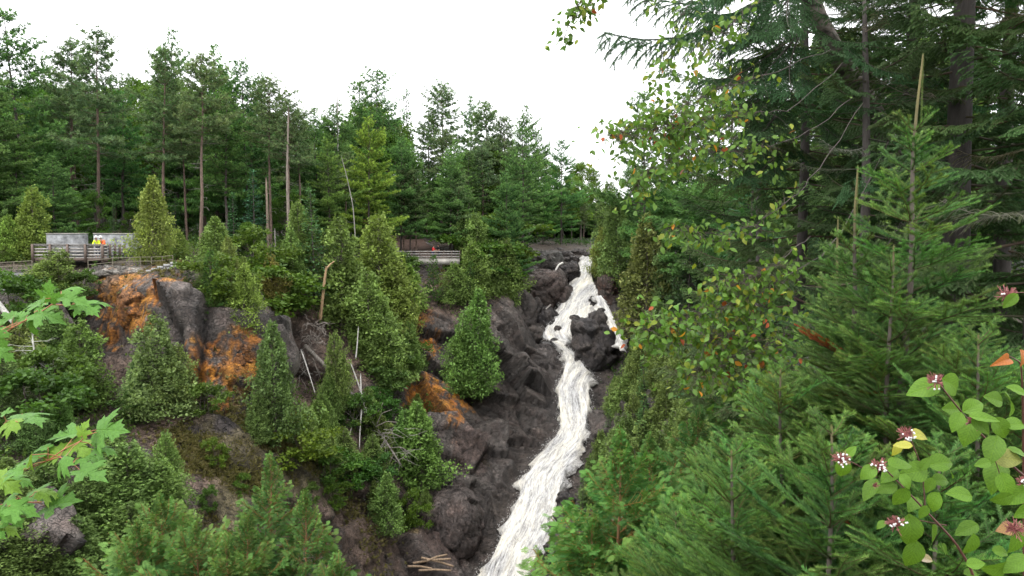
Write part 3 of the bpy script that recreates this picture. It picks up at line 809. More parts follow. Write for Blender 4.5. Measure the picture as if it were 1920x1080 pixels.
KW = {'wp': 'layered pine', 'rp': 'bare trunked red pine', 'sp': 'narrow spruce', 'yp': 'feathery young pine', 'ce': 'cedar', 'de': 'round leafy tree', 'sh': 'leafy shrub'}
USED = {}
def autolabel(kind, x, y, z, H, tintc, wide):
    zc = z+H*0.75; s = y*CP-zc*SP; px = 960+FPX*x/s; py = 540-FPX*(zc*CP+y*SP)/s
    c = sum(tintc)/3; tone = 'dark' if c < 0.78 else ('dull' if c < 0.95 else ('fresh' if c < 1.15 else 'pale'))
    hp = H*FPX/s; size = 'small' if hp < 85 else ('' if hp < 160 else ('tall' if hp < 280 else 'towering'))
    build = 'broad' if wide > 1.25 else ('slim' if wide < 0.98 else '')
    opts = sorted(LM, key=lambda l: (l[0]-px)**2+(l[1]-py)**2)[:4]
    for k, l in enumerate(opts):
        dx, dy = px-l[0], py-l[1]; r = math.hypot(dx, dy)
        dist = 'just ' if r < 45 else ('well ' if r > 120 else '')
        h_ = 'right' if dx > 0 else 'left'; v_ = 'below' if dy > 0 else 'above'
        if abs(dx) > 2.2*abs(dy): rel = h_+' of'
        elif abs(dy) > 2.2*abs(dx): rel = v_
        else: rel = v_+' and '+h_+' of'
        lab = ' '.join(w for w in (size, build, tone, KW[kind]) if w)+' '+dist+rel+' '+l[2]
        if lab not in USED: break
    USED[lab] = 1
    return lab
def plant(kind, v, x, y, H, label, group=None, wide=1.0, tintc=(1, 1, 1), z=None, tilt=(0, 0)):
    nm, cat = NAMES[kind]
    tm, cm, h0 = PROTO[kind][v % len(PROTO[kind])]
    s = H/h0
    if z is None: z = hz(x, y)-0.12*min(1, H/6)
    if group: label = autolabel(kind, x, y, z, H, tintc, wide)
    t = thing(nm, label, cat, (x, y, z), group, TR.uniform(0, 6.28))
    t.rotation_euler[0] = math.radians(tilt[0]+TR.uniform(-1.5, 1.5)); t.rotation_euler[1] = math.radians(tilt[1]+TR.uniform(-1.5, 1.5))
    part('trunk', tm, t, sc=(s*math.sqrt(wide),)*2+(s,)); part('crown', cm, t, sc=(s*wide, s*wide, s), color=tintc)
    return t
def tree_at(kind, v, px, top, d, label, **kw):
    """tree standing on the ground at forward distance d, column px, reaching picture row top"""
    b = P(px, 480, d); x = b[0]*1.0; z = hz(x, d)
    H = P(px, top, d)[2]-z
    return plant(kind, v, x, d, max(H, 0.6), label, **kw)
def tree_hit(kind, v, px, base, top, label, dd=0.0, **kw):
    """tree rooted where the ray through (px,base) meets the slope"""
    p, n = hit(px, base); d = p[1]+dd
    H = (base-top)/FPX*d*0.98
    return plant(kind, v, p[0], d, max(H, 0.5), label, **kw)
# ------------------------------------------------------------------ boulders and outcrops beside the stream
def boulder(name, label, c, rad, seed, R=None, squash=2.6, amp=0.5, group=None, sink=None, nu=110, nv=60, ocol=None):
    c = np.asarray(c, float); rad = np.asarray(rad, float)
    th = np.linspace(0, math.pi, nv); ph = np.linspace(0, 2*math.pi, nu, endpoint=False)
    TH, PH = np.meshgrid(th, ph, indexing='ij')
    d = np.stack([np.sin(TH)*np.cos(PH), np.sin(TH)*np.sin(PH), np.cos(TH)], 2).reshape(-1, 3)
    r = (np.abs(d)**squash).sum(1)**(-1/squash)
    p = d*r[:, None]*rad
    if R is not None: p = p @ np.asarray(R).T
    w = p + c
    wp = (w+np.stack([fbm(w*0.6, 3, seed+k) for k in range(3)], 1)*0.18)
    S = rad.mean()
    b1, e1 = blocky(wp, S*0.75, seed); b2, e2 = blocky(wp, S*0.28, seed+5)
    n = norm(d/rad)
    if R is not None: n = n @ np.asarray(R).T
    disp = amp*(b1*0.85+b2*0.38-(1-e2)*0.08*S-(1-e1)*0.12*S)+fbm(w*2.5, 4, seed)*0.06*S
    p = p+n*disp[:, None]
    p[d[:, 2] > 0.9999] = p[d[:, 2] > 0.9999].mean(0); p[d[:, 2] < -0.9999] = p[d[:, 2] < -0.9999].mean(0)
    C = rock_colour(p+c, n*[1, 1, 0.7])
    if ocol is not None:
        m = np.clip(0.75+fbm(w*1.1, 4, seed+3)*1.6, 0, 1)[:, None]; C = C*(1-m)+np.array(ocol)*(1+0.35*fbm(w*4, 3, 9)[:, None])*m
    C = C*(0.45+0.55*np.minimum(e1, e2)[:, None])*(0.75+0.5*worley(wp/(S*0.28), seed+5)[3][:, None])
    i = (np.arange(nv-1)[:, None]*nu+np.arange(nu)[None]); j = (np.arange(nv-1)[:, None]*nu+((np.arange(nu)+1) % nu)[None])
    F = np.stack([i, i+nu, j+nu, j], 2).reshape(-1, 4)
    me = fast_mesh(name, p, [F], C, M['rock'])
    o = part(name, me, loc=c); props(o, label, 'rock', group)
    return o
def px_boulder(label, px, py, d, rx, ry, seed, depth=None, **kw):
    c = P(px, py, d); s = d/FPX
    rad = (rx*s, (depth or (rx+ry)/2)*s, ry*s)
    return boulder('rock_outcrop' if rx > 25 else 'boulder', label, c+np.array([0, rad[1]*0.4, 0]), rad, seed, **kw)
DK = (0.058, 0.050, 0.049); RD = (0.13, 0.095, 0.082); PA = (0.13, 0.125, 0.11)
px_boulder('big black wet rock that splits the falls in two', 1109, 652, 87.2, 40, 60, 3, ocol=DK, amp=0.55)
px_boulder('small black rock poking through the upper cascade', 1117, 569, 94.5, 11, 15, 4, ocol=DK)
px_boulder('rounded reddish brown outcrop left of the upper cascade', 1020, 545, 96, 48, 38, 5, ocol=RD, amp=0.45)
px_boulder('pale lichen grey boulder at the top beside the bent white branch', 1018, 490, 104, 38, 22, 6, ocol=PA)
px_boulder('flat pale ledge below the leaning stick', 980, 520, 99, 32, 22, 7, ocol=(0.15, 0.145, 0.13), amp=0.35)
px_boulder('dark rock slanting down beside the lip of the falls', 1062, 512, 101, 26, 20, 8, ocol=DK)
px_boulder('dark rock left of the upper cascade under the thin pole', 1022, 602, 92, 22, 26, 9, ocol=DK)
px_boulder('rust stained rock face right of the upper cascade', 1140, 548, 97, 17, 34, 10, ocol=(0.085, 0.035, 0.02))
px_boulder('dark rounded shoulder rock where the falls narrow', 1010, 690, 87.5, 42, 40, 12, ocol=(0.09, 0.077, 0.072), amp=0.22)
px_boulder('long brown ridge rock above the dark shoulder rock', 968, 622, 90, 52, 22, 13, ocol=(0.115, 0.098, 0.085), amp=0.25)
px_boulder('black rock at the foot of the right bank by the lower falls', 1062, 968, 66.5, 17, 46, 14, ocol=DK)
px_boulder('small dark rock in the water where the streams rejoin', 1040, 640, 88.6, 8, 6, 15, ocol=DK)
px_boulder('dark rock showing through the middle cascade', 1078, 597, 91.2, 9, 6, 16, ocol=DK)
px_boulder('low dark rock in the middle cascade above the junction', 1046, 617, 89.8, 7, 6, 17, ocol=DK)
px_boulder('orange lichen covered block jutting from the left outcrop', 440, 668, 54.2, 42, 36, 18, amp=0.5, ocol=(0.26, 0.105, 0.03))
px_boulder('grey ledge rock on top of the left outcrop', 398, 592, 55.5, 20, 10, 19, ocol=(0.10, 0.095, 0.085))
px_boulder('broad smooth dark rock at the foot of the left cliff', 850, 990, 65.5, 55, 70, 20, ocol=(0.10, 0.078, 0.07), amp=0.2)
px_boulder('cracked brown boulder above the driftwood', 745, 1040, 62, 30, 32, 21, ocol=(0.09, 0.065, 0.05))
px_boulder('grey lichened rock beneath the platform', 215, 545, 57, 32, 24, 22, amp=0.5, ocol=(0.2, 0.12, 0.065))
px_boulder('orange crusted slab face below the block wall', 305, 560, 56.2, 36, 34, 23, amp=0.5, ocol=(0.34, 0.13, 0.025))
px_boulder('orange crusted rock under the block wall corner', 248, 580, 55.5, 30, 34, 24, amp=0.5, ocol=(0.30, 0.12, 0.03))
px_boulder('long pale rubble ledge under the platform and pipe railing', 222, 512, 58.2, 62, 11, 44, depth=26, amp=0.3, ocol=(0.26, 0.24, 0.21))
for i, (px, py, d, rx, ry) in enumerate([(1060, 478, 114, 16, 7), (1085, 474, 117, 18, 6), (1105, 480, 114, 12, 5), (1072, 487, 110, 15, 6), (1045, 472, 118, 14, 7), (1120, 473, 118, 14, 7), (1128, 482, 113, 10, 6)]):
    px_boulder(['flat dark rock on the upstream ledge directly above the bent white branch', 'rear middle flat rock on the upstream ledge', 'small flat rock at the left rim of the lip', 'front flat rock just above the dark slanting rock', 'leftmost flat rock on the upstream ledge behind the pale boulder', 'farthest right flat rock upstream under the trees', 'flat rock touching the water right of the lip'][i], px, py, d, rx, ry, 30+i, group='flat rocks upstream of the lip', ocol=(0.06, 0.05, 0.046), nu=60, nv=34)
px_boulder('pale grey boulder lying by the rail fence', 816, 478, 91, 5, 4, 40, ocol=(0.3, 0.3, 0.28), nu=50, nv=30)
wf2, _ = build_flow([(556, 1112, 1130), (575, 1122, 1142), (592, 1133, 1150), (610, 1143, 1157), (626, 1150, 1162), (642, 1156, 1168), (660, 1160, 1170)], 14, 120, 'side_fall', 0.25, 0.14, 8, depth=[93.5, 90.5, 88, 86.4, 85, 84.2, 83.6])
props(part('side_fall', wf2), 'thin right hand stream curving round the big black rock', None, None, 'structure')

# ------------------------------------------------------------------ dead wood
def limb(g, pts, w0, w1, col, sides=8, wob=0.0, seed=0):
    """tube through pixel/distance points; widths in pixels"""
    r = np.random.default_rng(seed); q = np.array([P(*p) for p in pts])
    t = np.linspace(0, len(q)-1, max(8, len(q)*5)); k = np.arange(len(q))
    c = np.stack([np.interp(t, k, q[:, i]) for i in range(3)], 1)
    for _ in range(2): c[1:-1] = (c[:-2]+2*c[1:-1]+c[2:])/4
    c += r.normal(0, 1, c.shape)*wob
    d = q[:, 1].mean()
    g.tube(c, np.linspace(w0, w1, len(c))*0.5*d/FPX, col, sides); return c
def twigs(g, c, n, L, col, seed, down=0.0, s0=0.15, s1=1.0, sub=3, r0=0.014, up=0.1):
    r = np.random.default_rng(seed)
    for i in range(n):
        s = s0+(s1-s0)*(i+r.random())/n; o = c[min(len(c)-1, int(s*(len(c)-1)))]
        u = norm(r.normal(size=3)*[1, 0.7, 0.5]+[0, 0, up-down]); l = L*(1.1-0.7*s)*r.uniform(0.5, 1.1)
        p = [o]; v = u.copy()
        for k in range(4):
            v = norm(v+r.normal(0, 0.22, 3)); p.append(p[-1]+v*l/4)
        p = np.array(p); g.segs(p[:-1], p[1:], np.linspace(r0, r0*0.5, 4), np.linspace(r0*0.85, r0*0.3, 4), col, 4)
        for k in range(sub):
            a = p[r.integers(1, 5)]; v2 = norm(u+r.normal(0, 0.6, 3)); g.segs([a], [a+v2*l*0.35], r0*0.45, r0*0.2, col)
def deadtree(name, label, cat, pts, w0, w1, col, tw=None, seed=0, extra=(), wob=0.0, mat='deadwood'):
    o0 = P(*pts[-1]) if name != 'fallen_log' else P(*pts[0])
    t = thing(name, label, cat, o0)
    g = Geo(); c = limb(g, pts, w0, w1, col, wob=wob, seed=seed)
    part('trunk', g.mesh('trunk', M[mat], True, o0), t)
    if tw or extra:
        if tw:
            g = Geo(); twigs(g, c, seed=seed, col=np.array(col)*0.95, **tw); part('twigs', g.mesh('twigs', M[mat], True, o0), t, kind='stuff')
        for e in extra:
            g = Geo(); limb(g, e[0], e[1], e[2], np.array(col), 6, seed=seed+1); part('branch', g.mesh('branch', M[mat], True, o0), t)
GW = (0.30, 0.28, 0.25); WH = (0.55, 0.53, 0.49); TN = (0.36, 0.24, 0.13)
deadtree('dead_tree', 'bare weathered snag with an orange base, left of two bare trunked pines', 'dead tree', [(499, 333, 74), (501, 400, 74), (503, 495, 74)], 3, 6, (0.26, 0.20, 0.15), dict(n=9, L=0.7), 1)
deadtree('dead_tree', 'long thin bare trunk rising from the head of the gully', 'dead tree', [(541, 200, 76), (538, 330, 76), (543, 492, 76)], 2.5, 6.5, (0.24, 0.20, 0.165), dict(n=26, L=1.3), 2)
deadtree('dead_tree', 'short silvery stub on the rim right of the weathered snag', 'dead tree', [(515, 428, 73), (517, 482, 73)], 2, 4, GW, dict(n=10, L=0.7), 3)
deadtree('dead_tree', 'split tan and orange broken trunk standing over the root tangle', 'dead tree', [(612, 500, 68), (607, 540, 68), (600, 600, 68)], 4, 7, TN, dict(n=6, L=0.8), 4, extra=[(([(611, 505, 68), (620, 495, 68), (627, 490, 68)]), 4, 2), ([(606, 545, 67.6), (601, 600, 67.8)], 3, 4)])
deadtree('fallen_log', 'long grey log lying down the middle gully with a fan of dead branches', 'log', [(572, 648, 67.0), (612, 688, 66), (650, 728, 66), (688, 775, 65.6), (720, 822, 65), (752, 872, 64)], 8, 2.5, (0.21, 0.185, 0.16), None, 5,
         extra=[([(705, 800, 65), (725, 790, 65), (745, 792, 64.5)], 2.5, 1), ([(712, 812, 65), (735, 812, 64.5), (758, 822, 64)], 2.5, 1), ([(705, 800, 65), (715, 775, 65), (735, 768, 65)], 2.2, 1), ([(722, 826, 64.8), (708, 845, 64.5), (706, 862, 64)], 2, 1),
                ([(730, 840, 64.5), (752, 838, 64), (770, 850, 64)], 2, 1), ([(738, 852, 64.2), (730, 868, 64), (735, 880, 64)], 2, 1), ([(695, 785, 65.3), (712, 768, 65), (718, 755, 65)], 2, 1)])
deadtree('dead_tree', 'white dead stem leaning right, left one of the twin white stems', 'dead tree', [(655, 674, 66.5), (672, 720, 66), (680, 748, 65.8), (687, 775, 65.5)], 2, 5, WH, dict(n=5, L=0.5), 6)
deadtree('dead_tree', 'straight white dead stem, right one of the twin white stems', 'dead tree', [(676, 700, 66), (677, 740, 65.6), (683, 774, 65.3)], 2, 4, WH, dict(n=5, L=0.4), 7)
deadtree('dead_tree', 'thin white birch stem above the twin white stems', 'dead tree', [(672, 612, 66), (670, 645, 66), (667, 672, 66)], 1.5, 3, WH, None, 8)
deadtree('dead_branch', 'white stem hanging below the fallen log', 'branch', [(678, 768, 64.5), (675, 805, 64), (674, 842, 63.5)], 3, 1.5, WH, dict(n=5, L=0.4), 9)
deadtree('dead_branch', 'white forked dead branch under the root tangle', 'branch', [(564, 655, 66), (576, 690, 65.5), (584, 715, 65), (591, 738, 64.5)], 3, 1.2, WH, dict(n=10, L=0.7, down=0.8), 10)
deadtree('dead_branch', 'grey stick leaning against the lower gully greenery', 'branch', [(664, 788, 64), (650, 830, 63), (628, 868, 61.5)], 2, 3, GW, dict(n=8, L=0.5), 11)
deadtree('dead_tree', 'white bare dead conifer between the two sprays of maple leaves', 'dead tree', [(60, 622, 46), (66, 680, 46), (70, 740, 46), (74, 835, 46)], 2, 6, (0.50, 0.50, 0.44), dict(n=44, L=1.5, up=0.0, r0=0.018, sub=5), 12)
deadtree('dead_tree', 'smaller grey dead conifer left of the white bare one', 'dead tree', [(44, 715, 45), (46, 760, 45), (44, 840, 45)], 2, 4, GW, dict(n=30, L=1.0, sub=4), 13)
deadtree('dead_tree', 'grey stick leaning over the pale boulders', 'dead tree', [(991, 462, 100), (986, 482, 100), (980, 502, 100)], 2, 4, WH, dict(n=3, L=0.6), 14, extra=[([(986, 470, 100), (976, 500, 100)], 2, 2)])
deadtree('dead_branch', 'white bent branch hooked over the rocks at the top of the falls', 'branch', [(1055, 493, 99.5), (1048, 496, 99), (1042, 506, 98.5), (1040, 519, 98)], 4, 3, (0.7, 0.68, 0.63), None, 15)
deadtree('dead_branch', 'thin pale pole lying on the rocks left of the upper cascade', 'branch', [(1033, 571, 92), (1018, 585, 91.4), (995, 604, 91)], 3, 2, GW, None, 16)
deadtree('dead_tree', 'bare pole tip rising above the forest edge', 'dead tree', [(632, 163, 97), (633, 220, 97), (634, 470, 97)], 1.2, 5, GW, dict(n=14, L=1.0), 17)
deadtree('dead_tree', 'thin pale stem slanting inside the soft green pine', 'dead tree', [(640, 293, 82), (650, 330, 82), (662, 386, 82), (668, 470, 82)], 1, 2.2, GW, dict(n=10, L=1.2), 18)
deadtree('fallen_log', 'pale grey log at the left edge under the stone wall', 'log', [(-10, 562, 50), (12, 588, 49.5), (34, 616, 49)], 12, 8, (0.36, 0.35, 0.32), None, 19)
for i, (a, b) in enumerate([((775, 1056, 61.8), (845, 1048, 61)), ((790, 1046, 61.6), (850, 1062, 61)), ((800, 1052, 61.2), (838, 1040, 62)), ((765, 1062, 61.5), (810, 1066, 61)), ((785, 1070, 60.6), (846, 1070, 60.8))]):
    a = (a[0], a[1], a[2]-1.6); b = (b[0], b[1], b[2]-1.6)
    deadtree('driftwood', ['tan log on top of the driftwood heap', 'log slanting down across the driftwood heap', 'short log slanting up in the driftwood heap', 'lowest left log of the driftwood heap', 'lowest right log of the driftwood heap'][i], 'driftwood', [a, tuple((np.array(a)+b)/2+[0, -2, 0]), b], 5, 4, (0.24, 0.17, 0.11), None, 60+i)
# roots
g = Geo(); r = np.random.default_rng(3); o0 = P(590, 632, 66)
for k in range(46):
    a = r.uniform(0, 6.28); v = np.array([math.cos(a), -0.4, math.sin(a)*0.8]); p = [P(596+r.uniform(-22, 14), 615+r.uniform(-14, 32), 66.4)]
    for s in range(7):
        v = norm(v+r.normal(0, 0.42, 3)+[0, 0, -0.06]); p.append(p[-1]+v*r.uniform(0.12, 0.27))
    g.tube(p, np.linspace(r.uniform(0.02, 0.05), 0.008, 8), np.array((0.22, 0.19, 0.165))*r.uniform(0.7, 1.2), 5, False)
t = thing('root_tangle', 'grey tangle of exposed tree roots hanging at the top of the gully', 'roots', o0); part('roots', g.mesh('roots', M['deadwood'], True, o0), t)
for bx0, by0, bd, lab in [(650, 760, 65.0, 'thin grey fallen branches caught beside the twin white stems'), (735, 830, 63.6, 'fan of fine dead branches round the low end of the fallen log'), (560, 690, 66.0, 'scattered dead sticks under the root tangle')]:
    g = Geo(); r = np.random.default_rng(int(bx0)); o0 = P(bx0, by0, bd)
    for k in range(34):
        p = [P(bx0+r.uniform(-34, 34), by0+r.uniform(-34, 34), bd)]; v = norm(r.normal(size=3)*[1, 0.3, 1.0]+[0.3, 0, -0.5])
        for s in range(6): v = norm(v+r.normal(0, 0.18, 3)); p.append(p[-1]+v*0.28)
        g.tube(p, np.linspace(0.022, 0.006, 7), np.array((0.27, 0.25, 0.22))*r.uniform(0.7, 1.3), 4, False)
    t = thing('brush_pile', lab, 'brushwood', o0); part('twigs', g.mesh('twigs', M['deadwood'], True, o0), t, kind='stuff')
g = Geo(); r = np.random.default_rng(4); o0 = P(690, 935, 61)
for k in range(60):
    p = [P(690+r.uniform(-40, 30), 925+r.uniform(-20, 30), 61)]; v = norm(r.normal(size=3)*[1, 0.4, 0.8]+[0.3, 0, -0.3])
    for s in range(5): v = norm(v+r.normal(0, 0.25, 3)); p.append(p[-1]+v*0.3)
    g.tube(p, np.linspace(0.018, 0.006, 6), np.array((0.18, 0.16, 0.14))*r.uniform(0.7, 1.2), 4, False)
t = thing('brush_pile', 'tangle of thin grey dead twigs at the bottom of the middle gully', 'brushwood', o0); part('twigs', g.mesh('twigs', M['deadwood'], True, o0), t, kind='stuff')

# ------------------------------------------------------------------ timber platform
M['timber'] = plain_mat('weathered_grey_timber', (0.30, 0.28, 0.26), 0.85, 9, 0.45)
M['post'] = plain_mat('brown_timber_post', (0.11, 0.08, 0.065), 0.85, 9, 0.4)
M['concrete'] = plain_mat('stained_concrete', (0.17, 0.175, 0.18), 0.9, 1.6, 0.75, 0.3)
M['white_concrete'] = plain_mat('pale_concrete', (0.32, 0.30, 0.27), 0.9, 1.3, 0.45, 0.3)
M['steel'] = plain_mat('dull_pipe_rail', (0.16, 0.14, 0.10), 0.6, 10, 0.3)
M['stone'] = plain_mat('pale_wall_stone', (0.25, 0.25, 0.245), 0.9, 5, 0.4, 0.5)
M['path'] = plain_mat('brown_bark_path', (0.075, 0.045, 0.034), 0.95, 2, 0.35, 0.4)
def bx(name, parent, c, size, mat, rot=(0, 0, 0), o0=(0, 0, 0), bev=True, label=None, kind=None):
    g = Geo(); g.box((0, 0, 0), size, (1, 1, 1))
    return part(name, g.mesh(name, M[mat]), parent, np.asarray(c)-np.asarray(o0), rot, label=label, kind=kind)
zt = P(127, 458, 60)[2]; zd = zt-1.06
X0, X1, Y0, Y1 = P(62, 458, 60)[0], P(193, 458, 60)[0], 60.0, 63.2
o0 = np.array([(X0+X1)/2, Y0, zd])
plat = thing('viewing_platform', 'grey timber viewing platform with board railing sticking out over the cliff', 'platform', o0)
nb = 22
for i in range(nb):
    y = Y0+0.08+(Y1-Y0-0.1)*(i+0.5)/nb
    bx('deck_board', plat, ((X0+X1)/2, y, zd-0.03), (X1-X0-0.02, (Y1-Y0)/nb-0.012, 0.05), 'timber', o0=o0)
for x in (X0+0.3, (X0+X1)/2, X1-0.3): bx('joist', plat, (x, (Y0+Y1)/2+0.3, zd-0.20), (0.12, Y1-Y0, 0.26), 'post', o0=o0)
bx('edge_beam', plat, ((X0+X1)/2, Y0+0.0, zd-0.17), (X1-X0, 0.07, 0.22), 'post', o0=o0)
bx('edge_beam', plat, (X1+0.0, (Y0+Y1)/2+0.06, zd-0.20), (0.07, Y1-Y0, 0.30), 'post', o0=o0)
for px in (62, 95, 127.5, 161, 193):
    x = P(px, 458, 60)[0]; bx('post', plat, (x, Y0-0.10, zt-0.72), (0.17, 0.12, 1.48), 'post', o0=o0)
for y in (60.85, 61.65, 62.4, 63.15): bx('post', plat, (X1+0.10, y, zt-0.68), (0.11, 0.15, 1.40), 'post', o0=o0)
xs = [P(px, 458, 60)[0] for px in (62, 95, 127.5, 161, 193)]
for i in range(4):
    for k, hgt in enumerate((0.95, 0.70, 0.46, 0.20)):
        bx('rail', plat, ((xs[i]+xs[i+1])/2, Y0-0.0, zd+hgt+random.Random(i*9+k).uniform(-0.015, 0.015)), (xs[i+1]-xs[i]-0.03, 0.045, 0.135), 'timber', o0=o0, rot=(0, math.radians(random.Random(i+k*7).uniform(-0.6, 0.6)), 0))
    bx('top_rail', plat, ((xs[i]+xs[i+1])/2, Y0-0.03, zt+0.0), (xs[i+1]-xs[i]-0.01, 0.20, 0.04), 'timber', o0=o0)
ys = [60.05, 60.85, 61.65, 62.4, 63.15]
for i in range(4):
    for hgt in (0.95, 0.70, 0.46, 0.20):
        bx('rail', plat, (X1-0.0, (ys[i]+ys[i+1])/2, zd+hgt), (0.045, ys[i+1]-ys[i]-0.03, 0.135), 'timber', o0=o0)
# concrete panels
def wallbox(name, label, cat, pa, pb, top, h, th, mat, bev=0.04):
    a, b = np.array(pa), np.array(pb); m = (a+b)/2; ang = math.atan2(b[1]-a[1], b[0]-a[0]); L = np.linalg.norm((b-a)[:2])
    t = thing(name, label, cat, (m[0], m[1], top-h), rotz=ang)
    bx('wall', t, (0, 0, h/2-0.03), (L, th, h-0.06), mat); bx('coping', t, (0, -0.01, h-0.0), (L+0.05, th+0.07, 0.06), 'white_concrete')
    return t, L
wt = P(130, 438, 64.5)[2]
wallbox('concrete_wall', 'left grey concrete panel behind the platform, half covered by the cedar', 'wall', P(90, 438, 64.4), P(162, 438, 64.4), wt, 2.3, 0.5, 'concrete')
wallbox('concrete_wall', 'right grey concrete panel behind the two workers', 'wall', P(178, 438, 64.2), P(262, 438, 64.2), P(200, 438, 64.2)[2], 2.6, 0.5, 'concrete')
# left stone wall with railing
sa, sb = P(-25, 514, 55.6), P(32, 511, 55.6); topz = sb[2]
t = thing('stone_wall', 'pale dry stone wall under the pipe railing at the left edge', 'wall', ((sa[0]+sb[0])/2, 55.6, topz-1.4))
r = random.Random(4); Ls = sb[0]-sa[0]
for row in range(6):
    x = -Ls/2
    while x < Ls/2-0.1:
        w = min(r.uniform(0.28, 0.6), Ls/2-x)
        bx('stone', t, (x+w/2, r.uniform(-0.03, 0.03), 0.12+row*0.225), (w-0.03, 0.42, 0.2), 'stone', rot=(0, r.uniform(-0.03, 0.03), 0)); x += w
bx('core', t, (0, 0.1, 0.68), (Ls-0.06, 0.3, 1.32), 'concrete')
bx('pier', t, (Ls/2+0.17, 0.02, 0.68), (0.30, 0.5, 1.36), 'concrete')
def pipe_rail(name, label, pts, hts, hpost, mat, rp=0.025, cat='railing', board=None, nrail=None):
    pts = [np.array(p, float) for p in pts]; o0 = pts[0]-[0, 0, hpost]
    t = thing(name, label, cat, o0)
    for p in pts:
        g = Geo(); g.segs([p-[0, 0, hpost]], [p], rp*1.2, rp*1.2, (1, 1, 1), 6); part('post', g.mesh('post', M[mat], False, o0), t)
    for h in hts:
        for a, b in zip(pts[:-1], pts[1:]):
            g = Geo(); g.segs([a-[0, 0, h]], [b-[0, 0, h]], rp, rp, (1, 1, 1), 6); part('rail', g.mesh('rail', M[mat], False, o0), t)
    return t
pipe_rail('pipe_railing', 'yellowish pipe railing along the path at the left edge', [P(-40, 494, 58.4), P(-8, 493, 58.4), P(26, 491, 58.4), P(60, 489, 58.6)], (0.0, 0.33, 0.62), 0.9, 'steel')
pipe_rail('pipe_railing', 'low pipe railing following the ledge right of the platform', [P(165, 489, 59.0), P(211, 484, 58.8), P(243, 483, 58.4), P(263, 482, 58.2), P(284, 482, 58.3), P(304, 481, 58.6), P(324, 479, 59)], (0.0, 0.32), 0.72, 'steel')
# block wall under it
bw = [P(266, 512, 57.3), P(284, 504, 57.3), P(306, 497, 57.5), P(331, 489, 57.9)]
t = thing('block_wall', 'stepped concrete block wall edging the pale ledge', 'wall', bw[1]-[0, 0, 0.7])
r = random.Random(2)
for a, b in zip(bw[:-1], bw[1:]):
    L = np.linalg.norm((b-a)[:2]); n = max(2, round(L/0.42)); ang = math.atan2(b[1]-a[1], b[0]-a[0])
    for row in range(4):
        for i in range(n):
            c = a+(b-a)*((i+0.5)/n)-[0, 0, 0.12+row*0.25]
            bx('block', t, c, (L/n-0.02, 0.3+r.uniform(-0.02, 0.02), 0.235), 'stone', rot=(0, 0, ang), o0=bw[1]-[0, 0, 0.7])
# far terrace: retaining wall, rail fence, path, chain link
a, b = P(768, 484, 88.5), P(862, 486, 88.5)
wallbox('retaining_wall', 'whitish retaining wall under the distant walkers', 'wall', a, b, a[2], 0.75, 0.35, 'white_concrete')
f = [P(px, 470.5, 89.3) for px in np.linspace(742, 862, 9)]
t = thing('rail_fence', 'brown wooden rail fence in front of the distant walkers', 'fence', f[0]-[0, 0, 1.0])
for p in f: bx('post', t, p-[0, 0, 0.5], (0.11, 0.11, 1.06), 'post', o0=f[0]-[0, 0, 1.0])
for h in (0.06, 0.36, 0.66):
    for p, q in zip(f[:-1], f[1:]): bx('rail', t, (p+q)/2-[0, 0.07, h], (q[0]-p[0]-0.02, 0.04, 0.11), 'timber', o0=f[0]-[0, 0, 1.0])
cl = [P(738, 429, 112), P(745, 432, 110), P(766, 440, 106), P(787, 449, 102), P(802, 456, 99), P(830, 468, 96), P(860, 478, 94)]
o0 = cl[1]-[0, 0, 1.3]; t = thing('chain_link_fence', 'grey chain link fence climbing beside the brown path', 'fence', o0)
M['galv'] = plain_mat('galvanised_steel', (0.30, 0.31, 0.31), 0.5, 10, 0.2)
for p in cl:
    g = Geo(); g.segs([p-[0, 0, 1.4]], [p], 0.045, 0.045, (1, 1, 1), 6); part('post', g.mesh('post', M['galv'], False, o0), t)
g = Geo()
for p, q in zip(cl[:-1], cl[1:]): g.segs([p], [q], 0.03, 0.03, (1, 1, 1), 5)
part('top_rail', g.mesh('top_rail', M['galv'], False, o0), t)
g = Geo()
for p, q in zip(cl[:-1], cl[1:]):
    n = int(np.linalg.norm(q-p)/0.14); s = np.linspace(-0.4, 1, n)[:, None]
    A = p+(q-p)*s; B = p+(q-p)*(s+0.4); lo = np.array([0, 0, 1.25])
    k = (s[:, 0] >= 0) & (s[:, 0] <= 0.6)
    g.segs(A[k], B[k]-lo, 0.006, 0.006, (1, 1, 1)); g.segs(A[k]-lo, B[k], 0.006, 0.006, (1, 1, 1))
part('wire_mesh', g.mesh('wire_mesh', M['galv'], False, o0), t)
pipe_rail('handrail', 'short steel handrail at the foot of the brown path', [P(733, 452, 93), P(743, 461, 90.5)], (0.0,), 0.9, 'galv', 0.04)
# path sheet on the ground
pv = []; cen = [(-18.5, 112, 4.6), (-16, 105, 4.4), (-13.6, 99, 4.2), (-11.5, 94, 4.0), (-9.5, 91.5, 3.4), (-7.5, 91.0, 2.6), (-5, 91.5, 2)]
cp = np.array(cen); tt = np.linspace(0, 6, 60)
cp = np.stack([np.interp(tt, range(7), cp[:, k]) for k in range(3)], 1); tg = norm(np.gradient(cp[:, :2], axis=0)); sd = np.stack([tg[:, 1], -tg[:, 0]], 1)
us = np.linspace(-0.5, 0.5, 12); pts = cp[:, None, :2]+sd[:, None]*(cp[:, 2, None]*us[None])[:, :, None]
z = height(pts[..., 0], pts[..., 1])+0.16
pts = np.concatenate([pts, z[..., None]], 2).reshape(-1, 3); ix = (np.arange(59)[:, None]*12+np.arange(11)[None]).ravel()
props(part('path', fast_mesh('path', pts, [np.stack([ix, ix+1, ix+13, ix+12], 1)], None, M['path'], True)), 'brown bark path climbing into the trees', None, None, 'structure')

